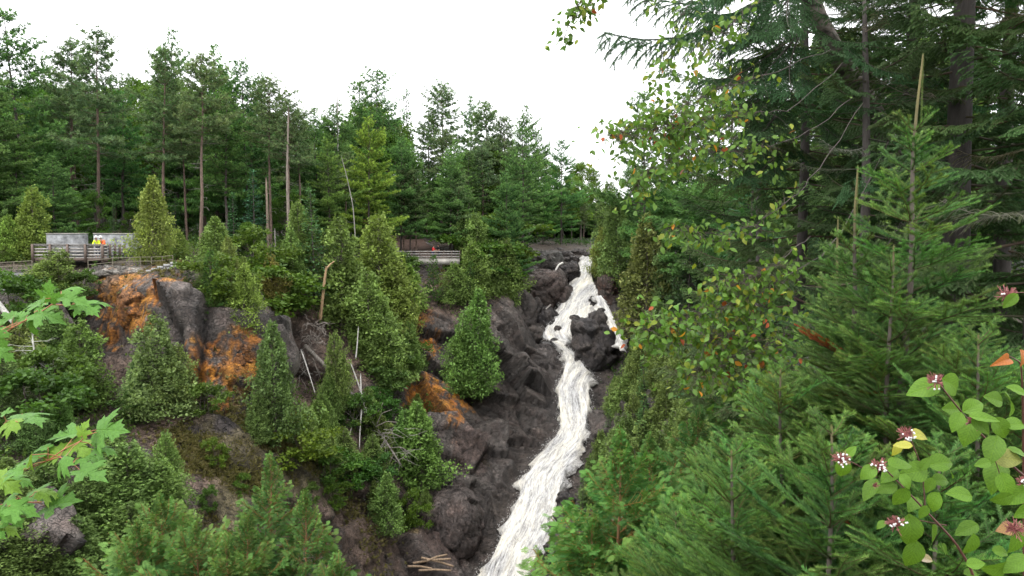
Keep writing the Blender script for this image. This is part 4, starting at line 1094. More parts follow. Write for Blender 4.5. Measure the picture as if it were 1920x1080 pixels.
# ------------------------------------------------------------------ people
def skin(name, verts, edges, radii, mat, parent, loc=(0, 0, 0)):
    me = bpy.data.meshes.new(name); me.from_pydata(verts, edges, [])
    o = bpy.data.objects.new(name, me); COL.objects.link(o); o.parent = parent; o.location = loc
    sk = o.modifiers.new('skin', 'SKIN'); sb = o.modifiers.new('smooth', 'SUBSURF'); sb.levels = sb.render_levels = 1
    for i, rr in enumerate(radii):
        me.skin_vertices[0].data[i].radius = (rr, rr*0.85) if np.isscalar(rr) else rr
    me.skin_vertices[0].data[0].use_root = True
    me.materials.append(mat); return o
def person(label, loc, rz, shirt, legs, hat=None, lean=0.0, hair=(0.03, 0.02, 0.015), short=False):
    t = thing('person', label, 'person', loc, rotz=rz)
    mk = lambda n, c, ro=0.8: plain_mat(n, c, ro, 14, 0.12, 0.1)
    l = lean
    hip, chest, neck, head = (0, 0, 0.95), (0, -0.10-0.35*l, 1.32-0.08*l), (0, -0.13-0.55*l, 1.50-0.14*l), (0, -0.17-0.68*l, 1.63-0.18*l)
    V = [hip, (0, -0.05-0.15*l, 1.12), chest, neck, head, (0, head[1]-0.01, head[2]+0.09),
         (0.19, chest[1], chest[2]+0.06), (0.25, chest[1]-0.10, chest[2]-0.2), (0.20, chest[1]-0.34, chest[2]-0.27), (0.19, chest[1]-0.42, chest[2]-0.28),
         (-0.19, chest[1], chest[2]+0.06), (-0.25, chest[1]-0.10, chest[2]-0.2), (-0.20, chest[1]-0.34, chest[2]-0.27), (-0.19, chest[1]-0.42, chest[2]-0.28),
         (0.10, 0, 0.88), (0.11, -0.03, 0.48), (0.11, 0.02, 0.09), (0.12, -0.14, 0.04), (-0.10, 0, 0.88), (-0.11, -0.03, 0.48), (-0.11, 0.02, 0.09), (-0.12, -0.14, 0.04)]
    E = [(0, 1), (1, 2), (2, 3), (3, 4), (4, 5), (2, 6), (6, 7), (7, 8), (8, 9), (2, 10), (10, 11), (11, 12), (12, 13), (0, 14), (14, 15), (15, 16), (16, 17), (0, 18), (18, 19), (19, 20), (20, 21)]
    R = [0.14, 0.13, 0.15, 0.055, 0.10, 0.085, 0.06, 0.045, 0.035, 0.035, 0.06, 0.045, 0.035, 0.035, 0.085, 0.06, 0.042, 0.04, 0.085, 0.06, 0.042, 0.04]
    skin('body', V, E, R, mk('skin_tone', (0.45, 0.27, 0.2)), t)
    n = 8 if short else 9
    V2 = [V[0], V[1], V[2], (V[3][0], V[3][1], V[3][2]-0.04), V[6], V[7], V[10], V[11]]; E2 = [(0, 1), (1, 2), (2, 3), (2, 4), (4, 5), (2, 6), (6, 7)]; R2 = [0.165, 0.155, 0.175, 0.08, 0.085, 0.07, 0.085, 0.07]
    if not short: V2 += [V[8], V[12]]; E2 += [(5, 8), (7, 9)]; R2 += [0.055, 0.055]
    skin('jacket' if not short else 'shirt', V2, E2, R2, mk('cloth', shirt), t)
    skin('trousers', [V[0], V[14], V[15], V[16], V[18], V[19], V[20]], [(0, 1), (1, 2), (2, 3), (0, 4), (4, 5), (5, 6)], [0.155, 0.105, 0.08, 0.065, 0.105, 0.08, 0.065], mk('trouser_cloth', legs), t)
    g = Geo(); u = np.linspace(0, math.pi*0.52, 7); q = np.linspace(0, 2*math.pi, 14, endpoint=False)
    rr = 0.135 if hat else 0.122
    vv = np.array([[rr*math.sin(a)*math.cos(b), rr*1.12*math.sin(a)*math.sin(b), rr*math.cos(a)] for a in u for b in q])
    ff = [[i*14+j, (i+1)*14+j, (i+1)*14+(j+1) % 14, i*14+(j+1) % 14] for i in range(6) for j in range(14)]
    g.add(vv, ff, (1, 1, 1))
    if hat: g.box((0, -0.16, 0.0), (0.2, 0.10, 0.015), (1, 1, 1))
    part('helmet' if hat else 'hair', g.mesh('hat', mk('hard_hat', hat, 0.4) if hat else mk('hair', hair), True), t, (0, head[1]+0.01, head[2]+0.055))
    g = Geo(); g.box((0, 0, 0), (0.022, 0.035, 0.045), (1, 1, 1)); part('nose', g.mesh('nose', mk('nose_skin', (0.45, 0.25, 0.19))), t, (0, head[1]-0.115, head[2]+0.01))
    return t
pw = P(187, 480, 61.0); person('person in a lime yellow high visibility jacket and white hard hat behind the platform rail', (pw[0], 60.75, zd), 0.2, (0.62, 0.80, 0.03), (0.02, 0.03, 0.06), (0.8, 0.8, 0.8), 0.35)
pw = P(197.5, 480, 61.0); person('person in an orange high visibility jacket and white hard hat behind the platform rail', (pw[0], 60.95, zd), -0.3, (0.85, 0.16, 0.05), (0.03, 0.03, 0.04), (0.8, 0.8, 0.8), 0.35)
pw = P(811.5, 470, 90.6); zb = P(812, 459.5, 90.6)[2]-1.74
person('person in a bright red shirt standing behind the rail fence', (pw[0], 90.6, zb), 1.2, (0.75, 0.02, 0.03), (0.05, 0.06, 0.12), None, 0.0, short=True)
pw = P(824, 470, 91); person('person in a black shirt leaning against the pine by the rail fence', (pw[0], 91.0, P(824, 458.5, 91)[2]-1.74), -0.7, (0.012, 0.012, 0.015), (0.03, 0.03, 0.04), None, 0.1, short=True)
# ------------------------------------------------------------------ forest, back to front
def L_(*a, **k): tree_at(*a, **k)
# the forest edge on the plateau, left to right
L_('wp', 1, 62, 22, 78, 'tallest ragged white pine at the left end of the forest edge, above the concrete panels', wide=1.1, tilt=(0, 3))
L_('wp', 0, -25, 120, 70, 'white pine cut by the left picture edge, broad dark green layers', wide=1.1)
L_('rp', 0, 184, 58, 77, 'red pine with a straight pinkish trunk rising between the two concrete panels', tintc=(0.95, 1, 1.05))
L_('rp', 1, 136, 76, 82, 'slim red pine close behind the left concrete panel', tintc=(0.9, 0.98, 1.05))
L_('wp', 3, 105, 292, 69, 'young white pine with flat layers just behind the left concrete panel', wide=1.5)
L_('wp', 1, 35, 240, 72, 'low wide white pine with bright green layers left of the platform', wide=1.35, tintc=(1.1, 1.15, 1))
L_('wp', 2, 232, 170, 84, 'thin white pine right of the pinkish trunk above the right concrete panel', tintc=(0.9, 1, 1))
L_('wp', 3, 338, 62, 92, 'tall pointed white pine behind the paired red pines above the lone conical cedar', wide=0.8)
L_('rp', 0, 306, 92, 76, 'red pine with bare lower trunk directly above the conical cedar', tintc=(0.95, 1, 1))
L_('rp', 1, 378, 100, 73, 'red pine with a curving grey trunk and many dead twigs right of the conical cedar', tintc=(1, 1, 1))
L_('rp', 2, 352, 190, 79, 'grey twiggy red pine half hidden between two taller red pines', tintc=(0.9, 0.9, 0.95))
L_('wp', 3, 408, 88, 86, 'white pine with pale arching top branches right of the paired red pines', tintc=(1.15, 1.2, 1))
L_('wp', 2, 425, 170, 78, 'sparse olive pine beside the dark spruce on the gorge rim', tintc=(1.1, 1, 0.9))
L_('wp', 0, 466, 118, 86, 'white pine with heavy dark layers left of the bare snags', wide=1.0)
L_('rp', 2, 508, 150, 80, 'red pine with a thin open crown left of the bare snag')
L_('sp', 0, 478, 318, 72, 'dark bluish spruce standing on the rim under the white pines', tintc=(0.75, 0.95, 1.15), wide=0.95)
L_('sp', 1, 440, 360, 70, 'small dark spruce tucked beside the bluish spruce', tintc=(0.85, 1, 1.0))
L_('rp', 2, 540, 188, 78, 'sparse crowned red pine with a long bare trunk at the head of the gully', tintc=(0.95, 0.95, 0.95))
L_('rp', 1, 566, 208, 82, 'bare trunked red pine second from the head of the gully', tintc=(0.9, 1, 1))
L_('wp', 3, 600, 205, 94, 'white pine with a flat broad top beyond the gully head', wide=1.1)
L_('wp', 0, 632, 195, 97, 'white pine below the bare pole tip, wide drooping crown', wide=1.05)
L_('wp', 2, 706, 132, 104, 'tall open topped white pine, highest in the middle of the forest edge', wide=1.15)
L_('wp', 2, 682, 150, 106, 'feathery white pine leaning against the highest middle pine')
L_('wp', 0, 690, 222, 86, 'yellow green white pine with drooping layers above the middle cedars', wide=0.95, tintc=(1.75, 1.45, 0.8))
L_('wp', 1, 620, 262, 84, 'soft green white pine left of the yellow green pine', wide=1.0, tintc=(1.25, 1.2, 0.95))
L_('sp', 1, 768, 170, 124, 'needle thin spruce standing alone against the sky', wide=0.6)
L_('rp', 2, 828, 160, 110, 'red pine with an airy rounded crown behind the distant walkers')
L_('rp', 0, 800, 215, 112, 'red pine half hidden behind the airy crowned one')
L_('wp', 3, 850, 262, 95, 'pale green white pine leaning over the distant walkers', wide=1.0, tintc=(1.25, 1.3, 1.15), tilt=(0, 2))
L_('wp', 0, 770, 285, 101, 'broad white pine over the brown path', wide=1.05, tintc=(1.05, 1.1, 1))
L_('wp', 3, 878, 182, 118, 'small topped white pine peeking up right of the airy red pine', wide=0.8)
L_('rp', 1, 922, 192, 112, 'red pine with a grey trunk above the rim cedars')
L_('rp', 0, 950, 218, 110, 'greyish red pine right of the grey trunked one', tintc=(0.95, 0.98, 1.1))
L_('rp', 2, 905, 270, 104, 'pale needled grey pine behind the round rim cedar', tintc=(0.95, 0.98, 1.1))
L_('wp', 3, 988, 200, 124, 'pointed white pine nearest the open sky over the falls', wide=0.85)
L_('wp', 0, 962, 280, 108, 'drooping white pine with pale needles above the pale boulders', wide=0.85, tintc=(1.15, 1.1, 1.15))
L_('wp', 1, 1052, 264, 128, 'dark pyramidal white pine at the head of the falls', wide=0.95, tintc=(0.9, 1.05, 1))
L_('wp', 0, 1018, 330, 122, 'white pine left of the dark pyramid at the head of the falls', wide=0.8, tintc=(1.1, 1.2, 1))
L_('de', 0, 1088, 308, 140, 'bright broadleaf tree behind the head of the falls', wide=0.7, tintc=(1, 1.05, 1))
L_('de', 1, 1020, 385, 128, 'small bright broadleaf tree left of the dark pyramidal pine', wide=0.8, tintc=(1.1, 1.1, 1))
L_('wp', 1, 1116, 320, 150, 'far pine in the notch above the stream', wide=0.8)
# right bank
L_('wp', 1, 1212, 170, 96, 'white pine reaching above the birch leaves right of the sky gap', wide=0.95)
L_('wp', 0, 1290, 180, 88, 'dark layered white pine behind the birch leaves', wide=1.1)
L_('wp', 1, 1258, 262, 90, 'white pine with a visible trunk above the tall right bank cedars', wide=1.05, tintc=(0.9, 1.05, 1))
L_('wp', 3, 1180, 300, 106, 'dark white pine at the edge of the sky gap', wide=0.9)
L_('wp', 1, 1360, 120, 78, 'tall white pine hidden behind the near spruce boughs', wide=1.1)
L_('wp', 0, 1430, 150, 70, 'white pine filling the gap between the spruce boughs', wide=1.1)
L_('wp', 1, 1560, 60, 60, 'tall dark pine glimpsed behind the leaning birch trunk', wide=1.2)
L_('wp', 0, 1700, 20, 55, 'tall dark pine behind the thick spruce trunk', wide=1.2)
L_('wp', 0, 1840, 60, 50, 'dark pine behind the right picture edge', wide=1.2)
L_('ce', 0, 1140, 338, 112, 'dull green cedar in the notch right of the stream', wide=1.0, tintc=(0.85, 0.85, 0.9))
L_('ce', 1, 1160, 372, 98, 'tall cedar leaning over the lip of the falls', wide=0.95, tintc=(0.8, 0.9, 0.9))
L_('ce', 2, 1130, 420, 102, 'short yellowish cedar touching the lip of the falls', wide=1.0, tintc=(1.0, 0.95, 0.8))
L_('ce', 1, 1214, 402, 86, 'tall olive cedar standing right of the upper falls', wide=0.95, tintc=(0.85, 0.72, 0.75))
L_('ce', 0, 1250, 450, 84, 'dark cedar tucked behind the olive cedar', wide=0.9, tintc=(0.6, 0.7, 0.8))
tree_hit('yp', 0, 1290, 640, 440, 'pale grey green young pine right of the olive cedar', wide=1.0, tintc=(0.95, 0.85, 1.1))
tree_hit('ce', 1, 1238, 700, 560, 'dark round cedar below the olive cedar', wide=1.35, tintc=(0.65, 0.75, 0.8))
# cedars and shrubs of the near rim, left to right
tree_hit('ce', 0, 62, 488, 345, 'bright cedar left of the concrete panels behind the platform rail', wide=1.1, tintc=(1.1, 1.1, 0.8))
tree_hit('ce', 3, 20, 490, 400, 'yellow green cedar at the left picture edge above the railing', wide=1.2, tintc=(1.0, 1.15, 0.8))
tree_hit('ce', 1, 287, 492, 326, 'lone conical cedar covering the right end of the concrete panel', wide=0.98, tintc=(1.1, 1.0, 0.8))
tree_hit('ce', 3, 330, 486, 425, 'low cedar behind the end of the pipe railing', wide=1.3, tintc=(0.95, 1, 0.8))
tree_hit('ce', 2, 96, 590, 482, 'bushy cedar in front of the left end of the timber platform', wide=1.9, tintc=(0.85, 0.88, 0.8), dd=1.0)
tree_hit('sh', 0, 150, 560, 510, 'dark shrub under the platform deck', wide=1.1, tintc=(0.8, 0.9, 0.9))
tree_hit('yp', 1, 398, 600, 470, 'light green young pine on the outcrop right of the block wall', wide=0.85, tintc=(1.1, 1.05, 0.8))
tree_hit('yp', 0, 355, 560, 500, 'low pine bush at the corner of the block wall', wide=1.2, tintc=(1.0, 1.0, 0.9))
tree_hit('ce', 1, 455, 640, 490, 'pale conical cedar leaning off the outcrop edge', wide=1.05, tintc=(1.05, 1.05, 0.75), tilt=(0, -4))
tree_hit('ce', 0, 428, 540, 440, 'cedar on the rim above the pale leaning cedar', wide=1.05, tintc=(0.9, 0.85, 0.75))
tree_hit('ce', 3, 510, 600, 472, 'rusty tinged cedar at the edge of the gully', wide=1.1, tintc=(1.1, 0.72, 0.7))
tree_hit('ce', 1, 522, 800, 565, 'dark tall cedar right of the orange outcrop', wide=0.85, tintc=(0.62, 0.72, 0.72), dd=-1)
tree_hit('ce', 2, 560, 520, 372, 'fresh green cedar above the root tangle', wide=0.9, tintc=(0.85, 0.95, 0.8))
tree_hit('sp', 0, 592, 560, 350, 'bluish green pine sapling among the rim cedars', wide=1.0, tintc=(1.3, 1.4, 1.4))
tree_hit('ce', 0, 640, 610, 400, 'large cedar left of centre on the rim', wide=1.15, tintc=(0.85, 0.92, 0.8))
tree_hit('ce', 2, 705, 600, 395, 'large yellow green cedar in the middle of the rim', wide=1.15, tintc=(1.0, 1.0, 0.75))
tree_hit('ce', 3, 690, 690, 500, 'dense cedar hanging over the gully below the rim', wide=1.15, tintc=(0.85, 0.95, 0.8))
tree_hit('ce', 0, 745, 610, 455, 'full cedar left of the white retaining wall', wide=1.2, tintc=(1.0, 1.0, 0.8), dd=-1)
tree_hit('ce', 1, 765, 590, 495, 'bright round cedar just below the retaining wall', wide=1.7, tintc=(0.95, 1.1, 0.8))
tree_hit('ce', 3, 720, 730, 560, 'spreading cedar right of the twin white stems', wide=1.2, tintc=(0.85, 0.95, 0.85))
tree_hit('sh', 0, 718, 735, 665, 'round pale green shrub left of the orange streak', wide=1.1, tintc=(0.95, 1, 1.1))
tree_hit('sh', 1, 765, 700, 645, 'shrub overhanging the orange streak', wide=1.3, tintc=(0.8, 0.9, 1))
tree_hit('sh', 0, 712, 790, 730, 'deep green shrub beneath the round pale one', wide=1.0, tintc=(0.7, 0.95, 0.8))
tree_hit('yp', 1, 812, 570, 478, 'young pine in front of the white retaining wall', wide=0.9, tintc=(1.15, 1.1, 0.9))
tree_hit('yp', 0, 880, 580, 490, 'young pine with rusty undergrowth right of the retaining wall', wide=0.9, tintc=(1, 1.1, 0.9))
tree_hit('ce', 1, 886, 742, 535, 'big upright cedar growing on the dark slab right of the orange streak', wide=1.0, tintc=(0.8, 0.95, 0.75), tilt=(0, 2))
tree_hit('ce', 3, 858, 735, 610, 'lower left half of a split cedar on the dark slab', wide=1.1, tintc=(0.75, 0.92, 0.75))
tree_hit('ce', 0, 893, 520, 395, 'round light cedar right of the wooden rail fence', wide=1.25, tintc=(0.9, 1.05, 0.95))
tree_hit('ce', 2, 945, 575, 440, 'twiggy cedar leaning toward the pale boulders', wide=1.15, tintc=(0.85, 0.85, 0.75), tilt=(0, 3))
tree_hit('ce', 3, 925, 560, 470, 'dark cedar under the twiggy leaning one', wide=1.2, tintc=(0.7, 0.75, 0.7))
tree_hit('sh', 1, 958, 500, 450, 'yellow green shrub left of the leaning stick', wide=1.1, tintc=(1.2, 1, 0.8))
tree_hit('ce', 1, 790, 915, 745, 'big dense cedar at the foot of the fallen log', wide=1.25, tintc=(0.85, 1.05, 0.8))
tree_hit('ce', 3, 760, 870, 760, 'cedar left half behind the dense one by the fallen log', wide=1.3, tintc=(0.8, 1.0, 0.8))
tree_hit('ce', 2, 632, 760, 600, 'slender yellowish cedar standing before the fallen log', wide=0.75, tintc=(0.95, 0.9, 0.8), dd=-1.0)
tree_hit('ce', 1, 725, 1000, 880, 'small cedar at the bottom of the middle gully', wide=1.15, tintc=(0.85, 1.05, 0.9))
tree_hit('sh', 1, 775, 985, 925, 'little shrub above the tan stained rock', wide=0.8, tintc=(0.95, 1.05, 0.8))
tree_hit('sh', 0, 700, 900, 850, 'dark green shrub right of the white hanging stem', wide=1.4, tintc=(0.65, 0.95, 0.9))
tree_hit('sh', 1, 655, 905, 850, 'dark shrub mid gully', wide=1.4, tintc=(0.7, 1.0, 0.9))
tree_hit('sh', 0, 690, 820, 760, 'shrub crossed by the fallen log', wide=0.9, tintc=(0.95, 0.95, 0.9))
tree_hit('ce', 2, 600, 830, 745, 'bright low cedar below the white dead branch', wide=1.5, tintc=(0.95, 1.0, 0.75))
tree_hit('sh', 1, 560, 860, 790, 'yellow green shrub above the grassy scree', wide=1.5, tintc=(1.2, 1.15, 0.8))
tree_hit('sh', 0, 610, 900, 840, 'light shrub on the edge of the scree', wide=1.5, tintc=(1.0, 1.1, 0.8))
tree_hit('sh', 1, 620, 950, 905, 'spreading shrub below the scree edge', wide=1.2, tintc=(0.95, 1.0, 0.8))
tree_hit('ce', 0, 484, 830, 730, 'little cedar below the orange outcrop', wide=1.1, tintc=(0.8, 0.85, 0.8))
tree_hit('ce', 2, 505, 930, 780, 'green cedar left of the yellow shrub', wide=0.01+0.9, tintc=(0.95, 1.05, 0.8)) if False else None
tree_hit('ce', 0, 298, 780, 580, 'large grey green cedar on the bare slope between the two orange outcrops', wide=1.15, tintc=(0.85, 0.88, 0.95))
tree_hit('ce', 3, 340, 770, 640, 'lower cedar joined to the right side of the large grey green one', wide=1.2, tintc=(0.9, 0.88, 0.85))
tree_hit('ce', 2, 262, 770, 660, 'pale cedar joined to the left side of the large grey green one', wide=1.1, tintc=(0.85, 0.95, 1.05))
tree_hit('ce', 0, 150, 765, 590, 'rounded cedar left of the bare soil chute', wide=1.3, tintc=(0.85, 0.98, 0.8))
tree_hit('ce', 1, 105, 700, 570, 'cedar behind the upper maple leaves', wide=1.4, tintc=(0.75, 0.85, 0.8))
tree_hit('ce', 2, 40, 720, 590, 'olive cedar by the white dead tree', wide=1.5, tintc=(0.8, 0.78, 0.75))
tree_hit('ce', 3, 8, 800, 650, 'grey green cedar at the left edge below the upper maple leaves', wide=1.4, tintc=(0.7, 0.78, 0.85))
tree_hit('ce', 1, 115, 830, 735, 'small dark cedar at the foot of the soil chute', wide=1.2, tintc=(0.7, 0.9, 0.75))
tree_hit('ce', 3, 70, 850, 760, 'low cedar under the white dead tree', wide=1.4, tintc=(0.7, 0.85, 0.85))
tree_hit('sh', 0, 385, 780, 720, 'yellowish shrub at the foot of the orange face', wide=1.2, tintc=(1.0, 0.95, 0.8))
tree_hit('sh', 1, 405, 870, 825, 'small bright shrub on the bare slope', wide=0.9, tintc=(1.1, 1.05, 0.75))
tree_hit('sh', 0, 388, 960, 915, 'lone green shrub low on the scree', wide=0.7, tintc=(0.95, 1.05, 0.85))
tree_hit('sh', 1, 452, 925, 890, 'tiny shrub beside the lone green one', wide=0.8, tintc=(0.9, 1.0, 0.85))
tree_hit('sh', 0, 250, 790, 740, 'grey green shrub on the edge of the soil chute', wide=1.2, tintc=(0.95, 0.95, 1.0))
# dark mass of low cedars in the lower left corner
for i, (px, b, t, w, c) in enumerate([(250, 1000, 820, 1.5, 0.75), (305, 1010, 850, 1.2, 0.85), (215, 930, 800, 1.3, 0.75), (160, 990, 880, 1.5, 0.6), (90, 960, 850, 1.5, 0.6), (20, 970, 850, 1.6, 0.6),
                                   (330, 1080, 930, 1.2, 0.8), (250, 1100, 930, 1.5, 0.62), (150, 1090, 960, 1.6, 0.6), (60, 1080, 950, 1.6, 0.6), (0, 1080, 960, 1.6, 0.55), (310, 930, 800, 0.8, 0.9)]):
    tree_hit('ce', i, px, b, t, 'low spreading cedar in the dark thicket behind the maple leaves, lower left corner', wide=w*1.25, tintc=(c, c*1.12, c*0.95), group='cedar thicket in the lower left corner')
RM = random.Random(33)
for i in range(62):
    reg = [(560, 800, 500, 720), (600, 820, 740, 960), (560, 720, 780, 960), (380, 560, 480, 580), (20, 200, 560, 800), (840, 960, 470, 560)][i % 6]
    px = RM.uniform(reg[0], reg[1]); py = RM.uniform(reg[2], reg[3]); hgt = RM.uniform(45, 120)*(1 if reg[2] < 600 else 0.8)
    if 575 < px < 630 and 590 < py < 700: continue
    if 770 < px < 860 and 600 < py < 740: continue
    c = RM.uniform(0.8, 1.05)
    tree_hit(RM.choice(['ce', 'ce', 'sh', 'ce']), i, px, py+20, py+20-hgt, 'filler cedar or shrub merging into the green mass down the cliff', wide=RM.uniform(1.0, 1.5), tintc=(c*0.95, c, c*0.88), group='green mass down the cliff')
# cedars lining the right bank of the falls
edge_r = [(1184, 740, 650), (1156, 790, 700), (1165, 800, 700), (1140, 850, 760), (1185, 850, 730), (1128, 900, 800), (1165, 920, 790), (1210, 800, 660), (1245, 860, 700), (1215, 900, 760), (1108, 950, 850), (1150, 980, 850), (1190, 980, 820),
          (1240, 960, 800), (1290, 900, 740), (1092, 1000, 880), (1130, 1040, 920), (1270, 800, 640), (1320, 850, 680), (1340, 760, 600), (1390, 800, 620), (1080, 1050, 960), (1360, 950, 760), (1300, 1000, 840), (1420, 880, 680)]
EL = ['bank cedar touching the right edge of the falls beside the big dark rock', 'narrow bank cedar at the bend of the falls']
for i, (px, b, t) in enumerate(edge_r):
    k = 'ce' if i % 4 != 3 else 'sp'
    c = 0.62+0.25*((i*37) % 10)/10
    tree_hit(k, i, px, b, t, EL[i] if i < 2 else 'dull green conifer packed on the steep right bank of the falls', wide=0.9+0.2*(i % 3)/2, tintc=(c*0.95, c*1.0, c*0.9) if k == 'ce' else (c*1.7, c*1.5, c*1.2), group=None if i < 2 else 'conifers crowding the right bank')
RB = random.Random(21)
for i in range(70):
    py = RB.uniform(650, 1060); ex = np.interp(py, [640, 700, 760, 850, 900, 960, 1060], [1180, 1146, 1126, 1114, 1094, 1080, 1064])+48
    px = ex+(1500-ex)*RB.random()**1.2; hgt = RB.uniform(80, 150); c = RB.uniform(0.6, 0.95); k = RB.choice(['ce', 'ce', 'ce', 'sp'])
    tree_hit(k, i, px, py+40, py+40-hgt, 'dull green conifer packed on the steep right bank of the falls', wide=RB.uniform(1.0, 1.5), tintc=(c, c*1.03, c*0.95) if k == 'ce' else (c*1.5, c*1.4, c*1.1), group='conifers crowding the right bank')
# background rows, nothing tells these apart
SKY_PX = [-200, 0, 100, 250, 420, 500, 560, 650, 700, 760, 850, 950, 1000, 1050, 1110, 1150, 1200, 1300, 1500, 2000]
SKY_PY = [110, 125, 120, 150, 140, 175, 215, 212, 180, 235, 240, 240, 240, 295, 345, 370, 330, 240, 160, 120]
R5 = random.Random(8)
for i in range(100):
    px = -160+i*12.6+R5.uniform(-8, 8); d = R5.choice([92, 102, 112, 124, 138])
    top = np.interp(px, SKY_PX, SKY_PY)+R5.uniform(0, 60)+(30 if d < 95 else 0)
    if 985 < px < 1170 and d < 130: d = 140+R5.uniform(0, 15)
    k = R5.choice(['wp', 'wp', 'wp', 'wp', 'de', 'rp'])
    c = R5.uniform(0.8, 1.1)
    tc = (c, c, c) if k != 'de' else (c*0.8, c*0.85, c*0.8)
    tree_at(k, i, px, top, d, 'mixed pine or broadleaf tree deep in the dense forest behind the rim', group='forest trees behind the rim', wide=R5.uniform(0.85, 1.15), tintc=tc)
for i in range(34):
    px = -60+i*33+R5.uniform(-12, 12); d = R5.uniform(70, 84) if px < 560 else R5.uniform(98, 112)
    if px > 1000: d = R5.uniform(128, 140)
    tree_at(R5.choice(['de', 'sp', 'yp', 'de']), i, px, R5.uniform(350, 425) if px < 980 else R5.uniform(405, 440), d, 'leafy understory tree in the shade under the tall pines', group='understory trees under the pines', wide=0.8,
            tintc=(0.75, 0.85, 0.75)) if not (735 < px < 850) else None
for i in range(46):   # slope above the right bank
    px = 1370+R5.uniform(0, 560); d = R5.uniform(44, 84)
    tree_at(R5.choice(['ce', 'wp', 'sp', 'ce']), i, px, R5.uniform(60, 460), d, 'conifer half hidden on the wooded slope behind the near firs', group='conifers on the slope behind the near firs', wide=1.1, tintc=(0.75, 0.85, 0.8))

# ------------------------------------------------------------------ undergrowth, one mass nobody could count
def undergrowth(name, label, pts, size, cols, seed, tpls, mat='leaf'):
    rng = np.random.default_rng(seed); g = Geo(); N = len(pts)
    f = rng.random((N, 1)); C = (np.array(cols[0])*(1-f)+np.array(cols[1])*f)*(1+rng.normal(0, 0.2, (N, 1)))
    scatter(g, tpls, pts, rng.normal(0, 0.5, (N, 3))+[0, 0, 0.6], size*rng.uniform(0.6, 1.4, N), C.clip(0.004, 1), rng, roll=3)
    props(part(name, g.mesh(name, M[mat])), label, None, None, 'stuff')
rng = np.random.default_rng(77)
def ground_pts(n, x0, x1, y0, y1, cond, clump=0.5, h=0.3):
    x = rng.uniform(x0, x1, n); y = rng.uniform(y0, y1, n); z = height(x, y)
    v = np.stack([x, y, z], 1); k = cond(v); v = v[k]
    m = 7; v = np.repeat(v, m, 0); v += rng.normal(0, 1, v.shape)*[clump, clump, h*0.5]+[0, 0, h*0.5]
    return v
SLAB = [(hit(px, py)[0], r) for px, py, r in [(960, 620, 8), (980, 720, 8), (1000, 800, 8), (940, 880, 8), (900, 1000, 8), (1020, 560, 7), (1010, 490, 7), (1080, 480, 9), (830, 1000, 5), (850, 870, 3.5), (810, 650, 3.5), (800, 600, 2.5),
        (260, 560, 5), (300, 550, 3.5), (420, 690, 3.2), (440, 730, 2.4), (200, 720, 2.4), (195, 770, 2.5), (380, 850, 3.2), (440, 900, 3), (480, 970, 3), (340, 800, 2.8), (640, 1020, 4), (580, 640, 2.5), (270, 515, 3.5), (400, 960, 2.5), (700, 1060, 4), (520, 890, 3), (350, 840, 3), (480, 850, 2.5), (560, 690, 2.5), (790, 470, 6), (760, 455, 6), (820, 478, 5), (850, 490, 4), (200, 480, 6), (800, 520, 3), (250, 508, 3), (300, 498, 2.5), (325, 492, 2.5)]]
def cond(v):
    ok = np.ones(len(v), bool)
    for p, r in SLAB: ok &= ((v-p)**2*[1, 0.6, 1]).sum(1) > r*r*(0.75+0.4*rng.random(len(v)))
    sel = np.where((v[:, 0] > -12) & (v[:, 0] < 18) & (v[:, 1] > 50))[0]
    if len(sel): ok[sel] &= wet_dist(v[sel]) > 2.3
    ok &= fbm(v*0.35, 3, 90) > -0.12
    return ok
def left_bank(v): return cond(v) & (v[:, 0] < 6+(v[:, 1]-60)*0.02)
undergrowth('undergrowth', 'low leafy undergrowth covering the gorge slopes and forest floor', ground_pts(9000, -48, 8, 38, 100, left_bank, 0.35, 0.5), 0.24, ((0.045, 0.085, 0.02), (0.11, 0.17, 0.03)), 5, LEAFS)
undergrowth('rim_undergrowth', 'shady ferns and seedlings on the forest floor behind the rim', ground_pts(5000, -60, 45, 76, 135, lambda v: (v[:, 2] > -3) & cond(v), 0.5, 0.6), 0.3, ((0.03, 0.07, 0.018), (0.07, 0.14, 0.03)), 6, LEAFS)
undergrowth('bank_undergrowth', 'dense low greenery on the right bank', ground_pts(5600, 3, 34, 22, 95, lambda v: cond(v) & (v[:, 0] > 4+np.clip((v[:, 1]-60)*0.12, -3, 8)), 0.45, 0.7), 0.26, ((0.035, 0.075, 0.02), (0.08, 0.14, 0.03)), 7, FAN+LEAFS)
# straw coloured grass on the scree
gp = []
for px, py, r, n in [(400, 880, 3.2, 900), (450, 930, 2.6, 700), (500, 860, 3.5, 900), (560, 900, 2.5, 500), (360, 840, 2, 300), (560, 800, 2, 260), (920, 900, 1.2, 120), (905, 860, 0.8, 60), (300, 510, 2.5, 200), (850, 540, 3, 300), (680, 990, 2.5, 300)]:
    p, n_ = hit(px, py); q = p[:2]+rng.normal(0, r*0.5, (n, 2)); gp.append(np.stack([q[:, 0], q[:, 1], height(q[:, 0], q[:, 1])+0.1], 1))
undergrowth('dry_grass', 'dry olive grass on the scree slope', np.concatenate(gp), 0.3, ((0.10, 0.10, 0.03), (0.17, 0.15, 0.06)), 8, TUFT)

